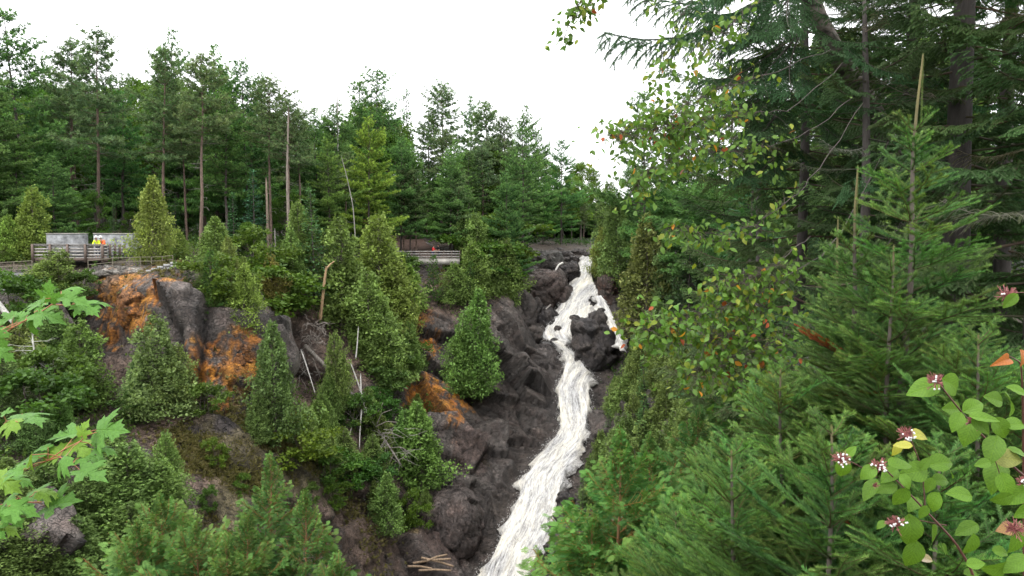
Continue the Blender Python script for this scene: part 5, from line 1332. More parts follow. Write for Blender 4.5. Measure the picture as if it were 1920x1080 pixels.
# far wood beyond the last trees one can tell apart
n = 30000
q = np.stack([rng.uniform(-170, 150, n), rng.uniform(150, 172, n), rng.random(n)**0.8], 1)
crest = 9+5*fbm(np.stack([q[:, 0]*0.13, q[:, 1]*0.1, q[:, 0]*0], 1), 3, 5)
crest[(q[:, 0] > 2) & (q[:, 0] < 24)] *= 0.75
q[:, 2] = q[:, 2]*crest + height(q[:, 0], q[:, 1])
undergrowth('distant_forest', 'far off wood closing the view between the trunks', q, 1.7, ((0.03, 0.07, 0.02), (0.08, 0.15, 0.03)), 9, LEAFS)
# ================================================================== near vegetation
def needles(g, A, B, col0, col1, nl=0.02, gap=0.0045, w=0.003, rows=((0, 0.15), (math.pi, 0.15), (0.9, 0.5), (2.2, 0.5)), ang=52, rng=None, droop=0.0):
    A = np.asarray(A, float); B = np.asarray(B, float); L = np.linalg.norm(B-A, axis=1)
    m = np.maximum(2, (L/gap).astype(int)); idx = np.repeat(np.arange(len(A)), m)
    s = (np.concatenate([np.arange(k) for k in m])+0.5)/m[idx]
    R = frames(B-A)[idx]; P0 = A[idx]+(B-A)[idx]*s[:, None]
    a = math.radians(ang)
    for ph, lift in rows:
        n = len(idx); p = ph+rng.normal(0, 0.2, n); an = a+rng.normal(0, 0.12, n)
        d = R[:, :, 1]*np.cos(an)[:, None]+(R[:, :, 0]*np.cos(p)[:, None]+R[:, :, 2]*np.sin(p)[:, None])*np.sin(an)[:, None]
        d[:, 2] -= droop
        l = nl*rng.uniform(0.75, 1.1, n)*(1-0.35*(s > 0.93))
        q = R[:, :, 1]*w*0.5
        v = np.stack([P0-q, P0+q, P0+d*l[:, None]], 1).reshape(-1, 3)
        f = np.clip(s*1.2-0.35+rng.normal(0, 0.15, n), 0, 1)[:, None]
        c = (np.array(col0)*(1-f)+np.array(col1)*f)*(1+rng.normal(0, 0.14, (n, 1)))
        g.add(v, np.arange(3*n).reshape(-1, 3), np.repeat(c, 3, 0).clip(0.003, 1))
WOODC = (0.10, 0.07, 0.05)
def fir_bough(seed, L, col0, col1, gap=0.0058, w=0.0046, flat=0.05, nl=0.024, wood=WOODC):
    rng = np.random.default_rng(seed); g = Geo()
    def pos(s): s = np.atleast_1d(s); return np.stack([0.03*L*np.sin(s*5+seed), L*s, L*(-0.10*s+0.16*s*s)], 1)
    A, B = [], []
    ss = np.linspace(0, 1, max(5, int(L/0.12))); pp = pos(ss); A += list(pp[:-1]); B += list(pp[1:])
    W = [(pp[:-1], pp[1:], np.linspace(0.0055, 0.0018, len(pp)-1)*(0.6+L*0.7))]
    n = int(L*0.86/0.048)
    for j in range(n):
        s = 0.14+0.86*(j+0.5)/n; sg = 1 if j % 2 else -1
        l = min(0.42*L, 0.5*L*(1-s)**0.75+0.055)*rng.uniform(0.8, 1.1)
        a = math.radians(rng.uniform(42, 54)); o = pos(s)[0]
        d = norm(np.array([sg*math.sin(a), math.cos(a), rng.normal(0, flat)+0.12]))
        e = o+d*l+np.array([0, 0.10*l, -0.03*l]); A.append(o); B.append(e); W.append((o[None], e[None], 0.0016))
        if l > 0.13:
            k = int(l/0.05)
            for q in range(1, k):
                t = q/k; s2 = sg if q % 2 else -sg
                o2 = o+(e-o)*t; l2 = (l*(1-t)*0.55+0.03)*rng.uniform(0.7, 1.1)
                a2 = math.radians(46); d2 = norm(d*math.cos(a2)+np.array([d[1], -d[0], 0])*math.sin(a2)*s2*sg+[0, 0, rng.normal(0, flat)])
                A.append(o2); B.append(o2+d2*l2); W.append((o2[None], (o2+d2*l2)[None], 0.001))
    needles(g, A, B, col0, col1, nl, gap, w, rng=rng)
    for a, b, r in W: g.segs(a, b, r, np.asarray(r)*0.7, wood)
    return g.mesh('branch', M['needle'])
def spruce_bough(seed, L, col0, col1, gap=0.0085, w=0.0095, nl=0.028, bare=False):
    rng = np.random.default_rng(seed); g = Geo(); wood = (0.10, 0.085, 0.07) if not bare else (0.2, 0.19, 0.165)
    def pos(s): s = np.atleast_1d(s); return np.stack([0.05*L*np.sin(s*4+seed), L*s, L*(-0.30*s+0.26*s*s*s)], 1)
    ss = np.linspace(0, 1, 12); pp = pos(ss); g.segs(pp[:-1], pp[1:], np.linspace(0.022, 0.005, 11)*L/2.5, np.linspace(0.020, 0.004, 11)*L/2.5, wood, 5)
    A = list(pp[7:-1]); B = list(pp[8:])
    n = int(L*0.85/0.085)
    for j in range(n):
        s = 0.16+0.84*(j+0.5)/n; sg = 1 if j % 2 else -1
        l = (0.34*L*(1-s)**0.6+0.14)*rng.uniform(0.7, 1.1); a = math.radians(rng.uniform(40, 62)); o = pos(s)[0]
        d = np.array([sg*math.sin(a), math.cos(a), 0.05]); k = max(3, int(l/0.07)); p = o; pts = [o]
        for q in range(k):
            dd = norm(d+[0, 0, -0.75*(q/k)**1.2*(0.5+l)]); p = p+dd*l/k; pts.append(p)
            if q >= 0:
                for s2 in (-1, 1):
                    if rng.random() < 0.14: continue
                    l2 = (0.16*(1-q/k*0.6)+0.03)*rng.uniform(0.6, 1.15)
                    d2 = norm(dd*0.75+np.array([dd[1], -dd[0], 0])*s2*0.7+[0, 0, -rng.uniform(0.1, 0.9)])
                    A.append(p); B.append(p+d2*l2)
        pts = np.array(pts); A += list(pts[1:-1]); B += list(pts[2:]); g.segs(pts[:-1], pts[1:], 0.004, 0.002, wood)
    A = np.array(A); B = np.array(B)
    g.segs(A, B, 0.002, 0.001, wood)
    if bare:
        m = rng.random(len(A)) < 0.12; A, B = A[m], B[m]
    needles(g, A, B, col0, col1, nl, gap, w, rows=((0.1, 0), (math.pi-0.1, 0), (1.3, 0.5), (-1.5, 0)), ang=46, rng=rng, droop=0.12)
    return g.mesh('branch', M['needle'])
FI0, FI1 = (0.06, 0.14, 0.04), (0.15, 0.29, 0.075)
FIRL = [0.16, 0.16, 0.35, 0.35, 0.6, 0.6, 0.95, 0.95, 1.3, 1.3]
FIRB = [fir_bough(100+i, L, FI0, FI1) for i, L in enumerate(FIRL)]
SP0, SP1 = (0.045, 0.09, 0.035), (0.10, 0.19, 0.08)
SPB = [spruce_bough(200+i, 2.6, SP0, SP1) for i in range(3)]
SPBARE = spruce_bough(210, 2.0, (0.05, 0.06, 0.03), (0.08, 0.09, 0.05), bare=True)
RUST = fir_bough(120, 0.5, (0.20, 0.05, 0.015), (0.34, 0.10, 0.025))

def orient(o, D, roll=0.0, up=(0, 0, 1)):
    R = frames(np.array([D], float), np.array([roll]), up)[0]
    o.rotation_euler = Matrix(R.tolist()).to_euler()
def near_fir(px, top, d, label, seed, lean=0.0, spread=1.0, leader=0.55, tintc=(1, 1, 1), rate=0.36, front=True, base_dz=0.0):
    rng = np.random.default_rng(seed)
    tp = P(px, top, d); bx_ = tp[0]+lean; z0 = hz(bx_, d)-0.1
    H = tp[2]-z0; base = np.array([bx_, d, z0])
    t = thing('fir_tree', label, 'fir tree', base)
    zz = np.linspace(0, H, 16); ax = np.stack([-lean*(zz/H)+0.012*np.sin(zz*4), 0.012*np.cos(zz*3), zz], 1)
    g = Geo(); g.tube(ax, 0.0055+0.0100*(H-zz)**0.9, np.where((zz > H-leader*1.1)[:, None].repeat(8, 1).reshape(-1, 1), (0.17, 0.15, 0.06), (0.11, 0.09, 0.072)), 8, False)
    part('trunk', g.mesh('trunk', M['bark'], True), t)
    g = Geo(); needles(g, [ax[-1]-[0, 0, leader*0.95]], [ax[-1]+[0, 0, 0.01]], (0.11, 0.15, 0.045), (0.20, 0.21, 0.08), 0.013, 0.0045, 0.003, rows=((0, 0), (1.6, 0), (3.1, 0), (4.7, 0)), ang=62, rng=rng)
    part('leader', g.mesh('leader', M['needle']), t)
    z = H-leader*0.97; k = 0; level = 0
    while z > 0.35:
        dist = H-z; Lb = min(1.75, 0.17+rate*(dist-leader*0.9))*spread
        nb_ = 4 if level < 2 else (6 if level % 2 == 0 else 4)
        a0 = rng.uniform(0, 6.28)
        for b in range(nb_):
            az = a0+b*2*math.pi/nb_+rng.uniform(-0.25, 0.25)
            el = math.radians(np.interp(dist, [0.5, 1.2, 2.5, 4], [38, 24, 10, -4])+rng.uniform(-6, 6))
            l = Lb*rng.uniform(0.75, 1.15); i = int(np.argmin([abs(q-l)+rng.uniform(0, 0.05) for q in FIRL]))
            o = part('branch', FIRB[i], t, (np.interp(z, zz, ax[:, 0]), np.interp(z, zz, ax[:, 1]), z+rng.uniform(-0.02, 0.02)), sc=l/FIRL[i], color=np.array(tintc)*rng.uniform(0.68, 1.28)*np.array([rng.uniform(0.9, 1.3), 1, rng.uniform(0.8, 1.1)]))
            orient(o, [math.cos(az)*math.cos(el), math.sin(az)*math.cos(el), math.sin(el)], rng.normal(0, 0.15))
        z -= rng.uniform(0.10, 0.16)*(1.0 if level < 3 else 1.35); level += 1
    return t, base, H
f1, b1_, H1 = near_fir(1727, 103, 5.0, 'tallest near fir sapling with a long bare leader against the dark spruce', 1, lean=-0.14, leader=0.50)
f2, b2_, H2 = near_fir(1611, 312, 5.3, 'second near fir with a yellowish leader and rusty dead sprays', 2, lean=-0.10, leader=0.50)
near_fir(1575, 408, 5.7, 'thin fir leader just left of the one with rusty sprays', 3, lean=-0.03, leader=0.55, rate=0.3)
near_fir(1672, 462, 4.8, 'short fir with dark leader between the two tallest firs', 4, leader=0.2, rate=0.5)
near_fir(1462, 690, 5.0, 'bright fir with upswept boughs left of the rusty sprays', 5, leader=0.05, rate=0.55, lean=0.15, tintc=(1.15, 1.15, 1.1))
near_fir(1375, 845, 4.6, 'low bright fir beside the fresh green cedar, near the lower right', 6, leader=0.05, rate=0.6, tintc=(1.15, 1.15, 1.1))
near_fir(1838, 628, 4.3, 'fir with raised tips behind the berry clusters', 7, leader=0.05, rate=0.6, tintc=(1.0, 1.05, 1.0))
near_fir(1560, 800, 4.0, 'dense fir under the leftmost berry clusters', 8, leader=0.04, rate=0.65, tintc=(0.95, 1.0, 0.95))
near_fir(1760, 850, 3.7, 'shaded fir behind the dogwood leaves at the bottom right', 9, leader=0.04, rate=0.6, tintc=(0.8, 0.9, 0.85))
near_fir(1930, 720, 4.2, 'fir cut by the right picture edge behind the dogwood', 10, leader=0.05, rate=0.6, tintc=(0.85, 0.95, 0.9))
near_fir(1270, 960, 5.2, 'lowest fir at the bottom edge right of the fresh green cedar', 11, leader=0.05, rate=0.6, tintc=(1.1, 1.12, 1.05))
for px, py, d, D, s in [(1590, 672, 5.15, (-1, -0.2, 0.55), 0.85), (1590, 660, 5.15, (-0.75, 0.2, 0.4), 0.5), (1585, 734, 5.1, (0.6, -0.4, 0.02), 0.45), (1560, 742, 5.0, (1, 0, 0.1), 0.3), (1562, 995, 4.4, (0.9, 0.2, 0.75), 0.45)]:
    q = P(px, py, d)-b2_; o = part('dead_branch', RUST, f2, q, sc=s, label='rusty red dead spray'); orient(o, D)

def near_spruce(px, d, H, label, seed, L0=2.9, z1=None, trunk_r=0.2, nbough=60, zlo=0.5, tintc=(1, 1, 1), topshrink=0.35, bare=0.12):
    rng = np.random.default_rng(seed); p = P(px, 480, d); z0 = hz(p[0], d)-0.15; base = np.array([p[0], d, z0])
    t = thing('spruce_tree', label, 'spruce tree', base)
    zz = np.linspace(0, H, 20); ax = np.stack([0.05*np.sin(zz*0.7+seed), 0.04*np.cos(zz*0.6), zz], 1)
    g = Geo(); g.tube(ax, trunk_r*(1-zz/H)**0.8+0.02, (0.075, 0.065, 0.058), 14); part('trunk', g.mesh('trunk', M['bark'], True), t)
    for i in range(nbough):
        z = zlo+(H-zlo)*(i+rng.random())/nbough; az = i*2.39996+rng.uniform(-0.3, 0.3)
        l = L0*(1-(z/H)*(1-topshrink))*rng.uniform(0.75, 1.1)
        me = SPBARE if rng.random() < bare else SPB[rng.integers(0, 3)]
        o = part('branch', me, t, (np.interp(z, zz, ax[:, 0]), np.interp(z, zz, ax[:, 1]), z), sc=l/2.6, color=np.array(tintc)*rng.uniform(0.7, 1.3)*np.array([rng.uniform(0.9, 1.35), 1, rng.uniform(0.8, 1.05)]))
        el = math.radians(rng.uniform(2, 18)); orient(o, [math.cos(az)*math.cos(el), math.sin(az)*math.cos(el), math.sin(el)], rng.normal(0, 0.12))
    return t, base
near_spruce(1795, 9.5, 13, 'huge dark spruce with a thick grey trunk at the right', 1, 3.0, nbough=150, trunk_r=0.19, tintc=(0.9, 1, 0.95))
sp2, sb2 = near_spruce(1500, 12.0, 14, 'drooping spruce left of the thick trunked one, behind the birch trunk', 2, 2.6, nbough=150, trunk_r=0.10, topshrink=0.7)
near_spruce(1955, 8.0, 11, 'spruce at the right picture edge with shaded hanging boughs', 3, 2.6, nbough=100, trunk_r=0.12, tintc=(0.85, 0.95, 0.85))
near_spruce(1610, 9.0, 8, 'slim shaded spruce between the two largest spruces', 4, 2.0, nbough=90, trunk_r=0.08, tintc=(0.9, 1.0, 1.0))
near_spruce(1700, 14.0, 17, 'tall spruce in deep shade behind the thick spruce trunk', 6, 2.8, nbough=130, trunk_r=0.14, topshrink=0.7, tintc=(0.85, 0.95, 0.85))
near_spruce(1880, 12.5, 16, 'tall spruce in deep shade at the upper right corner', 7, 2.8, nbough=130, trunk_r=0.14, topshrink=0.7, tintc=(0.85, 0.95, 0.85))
near_spruce(1420, 17.0, 13.5, 'dim spruce behind the upper birch leaves', 8, 2.4, nbough=110, trunk_r=0.12, topshrink=0.45, tintc=(0.95, 1.0, 0.9))
near_spruce(1400, 15.0, 8.2, 'twiggy spruce standing below the birch leaves', 5, 2.2, nbough=80, trunk_r=0.08, bare=0.25, tintc=(0.95, 1.0, 0.9))
for (a, b) in [((1500, -40, 10.5), (1285, 25, 9.6)), ((1500, 10, 10.8), (1325, 85, 9.8)), ((1500, 60, 11), (1300, 150, 10)), ((1500, 120, 10.6), (1345, 215, 9.6)), ((1500, -30, 10.2), (1400, 70, 9.0)), ((1500, 60, 10.4), (1385, 165, 9.2)), ((1500, 150, 10.6), (1410, 255, 9.4)), ((1500, 180, 11), (1320, 290, 10)), ((1500, -90, 10), (1340, -30, 9)), ((1500, 250, 11), (1380, 340, 10)), ((1500, -60, 9.6), (1470, 60, 8.6)), ((1500, 60, 9.8), (1480, 180, 8.8)), ((1560, 60, 9.0), (1690, 150, 8.4)), ((1500, 40, 9.4), (1640, 90, 8.6)), ((1500, -60, 9.2), (1600, 20, 8.6)), ((1500, 130, 9.6), (1640, 215, 8.8)), ((1500, 200, 10), (1700, 300, 9)), ((1500, -45, 11.4), (1128, 66, 10.6)), ((1500, -60, 11.0), (1180, -10, 10.4)), ((1520, 40, 11.6), (1370, 120, 11.2))]:
    A_, B_ = P(*a), P(*b); o = part('branch', SPB[1], sp2, A_-sb2, sc=np.linalg.norm(B_-A_)/2.6, color=(0.8, 0.9, 0.9)); orient(o, (B_-A_)+[0, 0, 0.15])

# ---- near cedars with flat scaly fronds
def frond(rng, L=0.10):
    V, F = [], []
    def strip(a, b, w):
        a, b = np.array(a), np.array(b); d = norm(b-a); s = np.array([d[1], -d[0], 0])*w*0.5; m = a+(b-a)*0.45; k = len(V)
        V.extend([a, m+s, b, m-s]); F.append((k, k+1, k+2, k+3))
    strip((0, 0, 0), (0, L, -0.02*L), 0.0036)
    n = 9
    for i in range(n):
        y = L*(0.12+0.8*i/n); l = L*(0.52-0.4*i/n)*rng.uniform(0.85, 1.1)
        for sg in (-1, 1):
            a = math.radians(38); o = np.array([0, y, 0]); e = o+np.array([sg*math.sin(a)*l, math.cos(a)*l, rng.normal(0, 0.03*L)]); strip(o, e, 0.0034)
            for q in range(1, 4):
                if l < 0.02: break
                for s2 in (-1, 1):
                    p = o+(e-o)*q/4.2; a2 = math.atan2(e[0]-o[0], e[1]-o[1])+s2*0.62; l2 = l*(0.42-0.07*q); strip(p, p+np.array([math.sin(a2)*l2, math.cos(a2)*l2, 0]), 0.0030)
    return np.array(V), np.array(F)
_fr = np.random.default_rng(9); FROND = [frond(_fr) for _ in range(3)]
def cedar_bough(seed, L, c0, c1):
    rng = np.random.default_rng(seed); g = Geo()
    def pos(s): s = np.atleast_1d(s); return np.stack([0.06*L*np.sin(4*s+seed), L*s, L*0.28*s*s], 1)
    ss = np.linspace(0, 1, 9); pp = pos(ss); g.segs(pp[:-1], pp[1:], np.linspace(0.008, 0.003, 8)*L, np.linspace(0.007, 0.002, 8)*L+0.001, (0.28, 0.13, 0.05), 4)
    T, D, C, Z = [], [], [], []
    n = int(L/0.024)
    for j in range(n):
        s = 0.15+0.85*(j+rng.random()*0.6)/n; sg = 1 if j % 2 else -1; o = pos(s)[0]
        a = math.radians(rng.uniform(30, 60)); l = L*0.38*(1-s)**0.7+0.02
        d = norm(np.array([sg*math.sin(a), math.cos(a), rng.uniform(-0.2, 0.35)])); e = o+d*l
        g.segs([o], [e], 0.0022, 0.0012, (0.30, 0.17, 0.06))
        m = max(1, int(l/0.036))
        for q in range(m+1):
            T.append(o+(e-o)*q/max(1, m)); D.append(d*0.9+np.array([d[1], -d[0], 0])*rng.uniform(-0.8, 0.8)+[0, 0, rng.uniform(-0.9, 0.1)])
            f = np.clip(s+rng.normal(0, 0.3), 0, 1); C.append((np.array(c0)*(1-f)+np.array(c1)*f)*rng.uniform(0.85, 1.2)); Z.append(rng.uniform(0.7, 1.15))
    scatter(g, FROND, np.array(T), np.array(D), np.array(Z), np.array(C), rng, roll=1.0)
    k = rng.integers(0, len(T), len(T)//6); g.inst(*TUFT[0], frames(rng.normal(size=(len(k), 3))), np.array(T)[k]+np.array(D)[k]*0.08, (0.36, 0.20, 0.07), np.full(len(k), 0.014))
    return g.mesh('branch', M['needle'])
CEB = [cedar_bough(300+i, L, (0.055, 0.13, 0.035), (0.14, 0.25, 0.06)) for i, L in enumerate((0.5, 0.5, 0.9, 0.9))]; CEL = [0.5, 0.5, 0.9, 0.9]
def near_cedar(px, top, d, label, seed, rate=0.5, Lmax=1.1, tintc=(1, 1, 1), lead=0.25, elev=48, depthdown=3.2):
    rng = np.random.default_rng(seed); tp = P(px, top, d); z0 = hz(tp[0], d)-0.1; H = tp[2]-z0; base = np.array([tp[0], d, z0])
    t = thing('cedar_tree', label, 'cedar tree', base)
    zz = np.linspace(0, H, 16); ax = np.stack([0.02*np.sin(zz*3+seed), 0.02*np.cos(zz*3), zz], 1); ax[:, :2] -= ax[-1, :2]*(zz/H)[:, None]
    g = Geo(); g.tube(ax, 0.005+0.009*(H-zz), (0.24, 0.13, 0.06), 7, False); part('trunk', g.mesh('trunk', M['bark'], True), t)
    z = H-0.03; i = 0
    while z > max(0.3, H-depthdown):
        dist = H-z; l = min(Lmax, 0.10+rate*dist)*rng.uniform(0.6, 1.15); az = i*2.39996+rng.uniform(-0.5, 0.5)
        k = int(np.argmin([abs(q-l)+rng.uniform(0, 0.08) for q in CEL])); el = math.radians(np.interp(dist, [0, 0.5, 2, 4], [75, 34, 8, -8])+rng.uniform(-10, 10))
        o = part('branch', CEB[k], t, (np.interp(z, zz, ax[:, 0]), np.interp(z, zz, ax[:, 1]), z), sc=max(0.35, l/CEL[k]), color=np.array(tintc)*rng.uniform(0.85, 1.15))
        orient(o, [math.cos(az)*math.cos(el), math.sin(az)*math.cos(el), math.sin(el)], rng.normal(0, 0.4))
        z -= 0.026+0.016*min(dist, 1.5); i += 1
near_cedar(300, 948, 8.0, 'near cedar with yellowish tips at the bottom left', 1, 0.75, 1.2)
near_cedar(365, 1000, 7.5, 'near cedar joined to the yellow tipped one at the bottom left', 2, 0.75, 1.1)
near_cedar(255, 1000, 7.5, 'small near cedar at the far left of the bottom cedars', 3, 0.7, 1.0)
near_cedar(508, 872, 8.2, 'near cedar with the highest yellow tip, left of the scree', 4, 0.42, 0.8, tintc=(0.95, 0.98, 1))
near_cedar(465, 985, 7.6, 'near cedar filling in below the highest yellow tip', 5, 0.65, 0.95)
near_cedar(572, 945, 7.8, 'near cedar with a forked tip in front of the lower scree', 6, 0.42, 0.75)
near_cedar(628, 1062, 7.4, 'low near cedar tip at the bottom edge left of the cliff foot', 7, 0.65, 0.85)
near_cedar(425, 1030, 7.2, 'low near cedar between the two bottom groups', 8, 0.6, 0.9)
near_cedar(1163, 832, 6.4, 'fresh green near cedar with the tallest reddish leader right of the falls', 9, 0.6, 1.0, tintc=(1, 1.1, 1))
near_cedar(1216, 842, 6.7, 'near cedar with a brown leader beside the tallest reddish one', 10, 0.6, 1.0, tintc=(0.9, 1, 1))
near_cedar(1110, 1000, 6.2, 'low fresh green cedar at the bottom edge right of the falls', 11, 0.6, 0.9, tintc=(1, 1.1, 1))
near_cedar(1290, 925, 7.5, 'mid green cedar behind the lowest fir', 12, 0.6, 1.0, tintc=(0.75, 0.85, 0.85))
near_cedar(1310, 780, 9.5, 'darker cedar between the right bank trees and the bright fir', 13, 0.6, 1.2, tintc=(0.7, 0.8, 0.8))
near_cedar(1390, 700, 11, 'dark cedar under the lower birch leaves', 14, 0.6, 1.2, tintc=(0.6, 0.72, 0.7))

# ---- broad leaves
def leaf_mat(name, vein=(1.3, 1.25, 1.1), k=95.0, trans=0.35):
    m, nt, b, out = new_mat(name)
    oi = nd(nt, 'ShaderNodeObjectInfo'); tc = nd(nt, 'ShaderNodeTexCoord')
    sp = nd(nt, 'ShaderNodeSeparateXYZ'); nt.links.new(tc.outputs['Object'], sp.inputs[0])
    ab = nd(nt, 'ShaderNodeMath', operation='ABSOLUTE'); nt.links.new(sp.outputs['X'], ab.inputs[0])
    s1 = nd(nt, 'ShaderNodeMath', operation='MULTIPLY_ADD'); s1.inputs[1].default_value = -1.1; nt.links.new(ab.outputs[0], s1.inputs[0]); nt.links.new(sp.outputs['Y'], s1.inputs[2])
    s2 = nd(nt, 'ShaderNodeMath', operation='MULTIPLY'); s2.inputs[1].default_value = k; nt.links.new(s1.outputs[0], s2.inputs[0])
    s3 = nd(nt, 'ShaderNodeMath', operation='SINE'); nt.links.new(s2.outputs[0], s3.inputs[0])
    vn = ramp(nt, s3.outputs[0], [(0.80, 0.0), (0.98, 1.0)])
    mid = ramp(nt, ab.outputs[0], [(0.0, 1.0), (0.02, 0.0)])
    n = objnoise(nt, 14, 4)
    c = mixc(nt, 'MULTIPLY', 1.0, oi.outputs['Color'], ramp(nt, n.outputs[0], [(0.3, 0.8), (0.7, 1.2)]))
    mx = nd(nt, 'ShaderNodeMath', operation='MAXIMUM'); nt.links.new(vn, mx.inputs[0]); nt.links.new(mid, mx.inputs[1])
    c = mixc(nt, 'MIX', mx.outputs[0], c, mixc(nt, 'MULTIPLY', 1.0, c, vein))
    nt.links.new(c, b.inputs['Base Color']); b.inputs['Roughness'].default_value = 0.5; b.inputs['Specular IOR Level'].default_value = 0.22
    bp = nd(nt, 'ShaderNodeBump'); bp.inputs['Strength'].default_value = 0.35; bp.inputs['Distance'].default_value = 0.03; bp.invert = True
    nt.links.new(mx.outputs[0], bp.inputs['Height']); nt.links.new(bp.outputs[0], b.inputs['Normal'])
    tr = nd(nt, 'ShaderNodeBsdfTranslucent'); ms = nd(nt, 'ShaderNodeMixShader'); ms.inputs[0].default_value = trans
    nt.links.new(mixc(nt, 'MULTIPLY', 1.0, c, (1.1, 1.1, 0.5)), tr.inputs[0]); nt.links.new(b.outputs[0], ms.inputs[1]); nt.links.new(tr.outputs[0], ms.inputs[2]); nt.links.new(ms.outputs[0], out.inputs[0])
    return m
M['dogwood_leaf'] = leaf_mat('dogwood_leaf', k=48.0); M['maple_leaf'] = leaf_mat('maple_leaf', (1.15, 1.12, 1.0), 42.0, 0.35); M['birch_leaf'] = leaf_mat('birch_leaf', (1.05, 1.05, 1.0), 40.0, 0.4)
def ovate(seed, nu=7, nv=12, wid=0.36, fold=0.22, curl=0.12, heart=0.05):
    r = np.random.default_rng(seed); V = []
    for i in range(nv):
        t = i/(nv-1); w = wid*(math.sin(math.pi*t**0.72)**0.85 if 0 < t < 1 else 0.0)*(1-0.25*t)
        for j in range(nu):
            u = -1+2*j/(nu-1); x = u*w
            y = t-heart*abs(u)*(1-t)**3*3; z = fold*abs(x)*(1-0.4*abs(u))-curl*(t-0.4)**2*2+0.012*math.sin(t*26)*abs(u)
            V.append((x, y, z+r.normal(0, 0.002)))
    F = [(i*nu+j, i*nu+j+1, (i+1)*nu+j+1, (i+1)*nu+j) for i in range(nv-1) for j in range(nu-1)]
    return np.array(V), np.array(F)
def leafmesh(name, V, F, mat): return fast_mesh(name, V, [F], None, M[mat], True)
DOG = [leafmesh('leaf', *ovate(s, wid=w, fold=f, curl=c), 'dogwood_leaf') for s, w, f, c in [(1, 0.40, 0.25, 0.15), (2, 0.44, 0.15, 0.3), (3, 0.36, 0.4, 0.05), (4, 0.42, 0.3, 0.4)]]
DRY = leafmesh('leaf', *ovate(9, wid=0.30, fold=1.3, curl=0.5), 'dogwood_leaf')
def face_leaf(me, parent, o0, px, py, size, ang, d, col, rng, camw=0.65, upw=0.65, jit=0.38, name='leaf', label=None, center=True):
    a = math.radians(ang); D = np.array([math.cos(a), rng.normal(0, 0.25), -math.sin(a)])
    s = (0.87 if name == 'leaf' else 1)*size*d/FPX/max(0.6, math.hypot(D[0], D[2]))
    c = P(px, py, d)
    N = np.array([rng.normal(0, jit), -camw, upw+rng.normal(0, jit)])
    D = norm(D); o = part(name, me, parent, c-D*s*(0.5 if center else 0)-o0, sc=s, color=col, label=label); orient(o, D, 0, N); return o
rng = np.random.default_rng(5)
DL = [(1727,730,60,155),(1790,725,58,40),(1782,767,50,180),(1830,760,45,-15),(1792,794,40,110),(1814,814,54,120),(1850,785,50,10),(1880,807,47,60),(1862,747,45,190),(1897,760,50,60),(1902,730,38,200),(1910,795,42,0),
 (1861,847,58,115),(1895,860,50,10),(1840,870,32,160),(1865,897,62,115),(1887,915,50,80),(1875,937,38,150),(1902,932,54,140),(1580,882,42,80),(1597,845,26,-45),(1727,816,36,10),(1690,835,32,180),(1680,846,30,100),
 (1692,870,52,0),(1712,885,54,170),(1737,867,30,-60),(1770,867,50,-5),(1665,893,42,150),(1625,888,36,130),(1630,922,48,130),(1660,916,38,160),(1686,935,46,100),(1712,946,36,150),(1742,912,32,110),(1768,900,36,0),
 (1796,926,48,190),(1750,945,42,100),(1730,962,30,110),(1707,1002,64,85),(1750,1007,48,80),(1710,1045,56,110),(1809,994,48,150),(1816,1029,54,100),(1772,1032,26,60),(1650,985,22,130),(1832,1057,36,0),(1865,1068,52,170),
 (1902,1060,54,150),(1907,1018,58,110),(1892,566,34,120),(1827,1076,32,0),(1842,800,40,50),(1915,850,40,30),(1918,960,44,140),(1880,1035,30,20),(1785,890,24,60),(1700,905,30,60)]
o0 = P(1840, 1140, 1.7)
dog = thing('dogwood_shrub', 'dogwood shrub with broad light green leaves and white berries on red stalks', 'shrub', o0)
for i, (x, y, s, a) in enumerate(DL):
    c = np.array((0.10, 0.20, 0.022))*rng.uniform(0.8, 1.15)
    if i in (21, 22, 23): c = np.array((0.33, 0.33, 0.06))
    if i in (13,): c = np.array((0.22, 0.24, 0.07))
    face_leaf(DOG[i % 4], dog, o0, x, y, s*1.08, a+rng.uniform(-8, 8), 1.62+rng.uniform(-0.08, 0.10), c, rng)
face_leaf(DRY, dog, o0, 1880, 677, 46, 165, 1.6, (0.36, 0.13, 0.04), rng, label='curled brown dry leaf'); face_leaf(DRY, dog, o0, 1918, 672, 34, 100, 1.6, (0.34, 0.13, 0.05), rng, label='brown dry leaf at the picture edge')
face_leaf(DRY, dog, o0, 1738, 1048, 34, 10, 1.75, (0.42, 0.36, 0.26), rng, label='pale withered leaf'); face_leaf(DOG[1], dog, o0, 1888, 992, 44, 180, 1.66, (0.34, 0.20, 0.09), rng, label='reddish tinged leaf')
M['stem'] = plain_mat('dark_red_stem', (0.10, 0.04, 0.03), 0.5, 20, 0.3); M['stalk'] = plain_mat('pink_berry_stalk', (0.27, 0.09, 0.085), 0.5, 30, 0.2); M['berry'] = plain_mat('white_berry', (0.55, 0.56, 0.53), 0.3, 40, 0.08)
M['petiole'] = plain_mat('reddish_leaf_stalk', (0.33, 0.13, 0.06), 0.5, 30, 0.2)
def stem(parent, o0, pts, w0, w1, mat, name='stem'):
    g = Geo(); limb(g, pts, w0, w1, (1, 1, 1), 6); return part(name, g.mesh(name, M[mat], True, o0), parent)
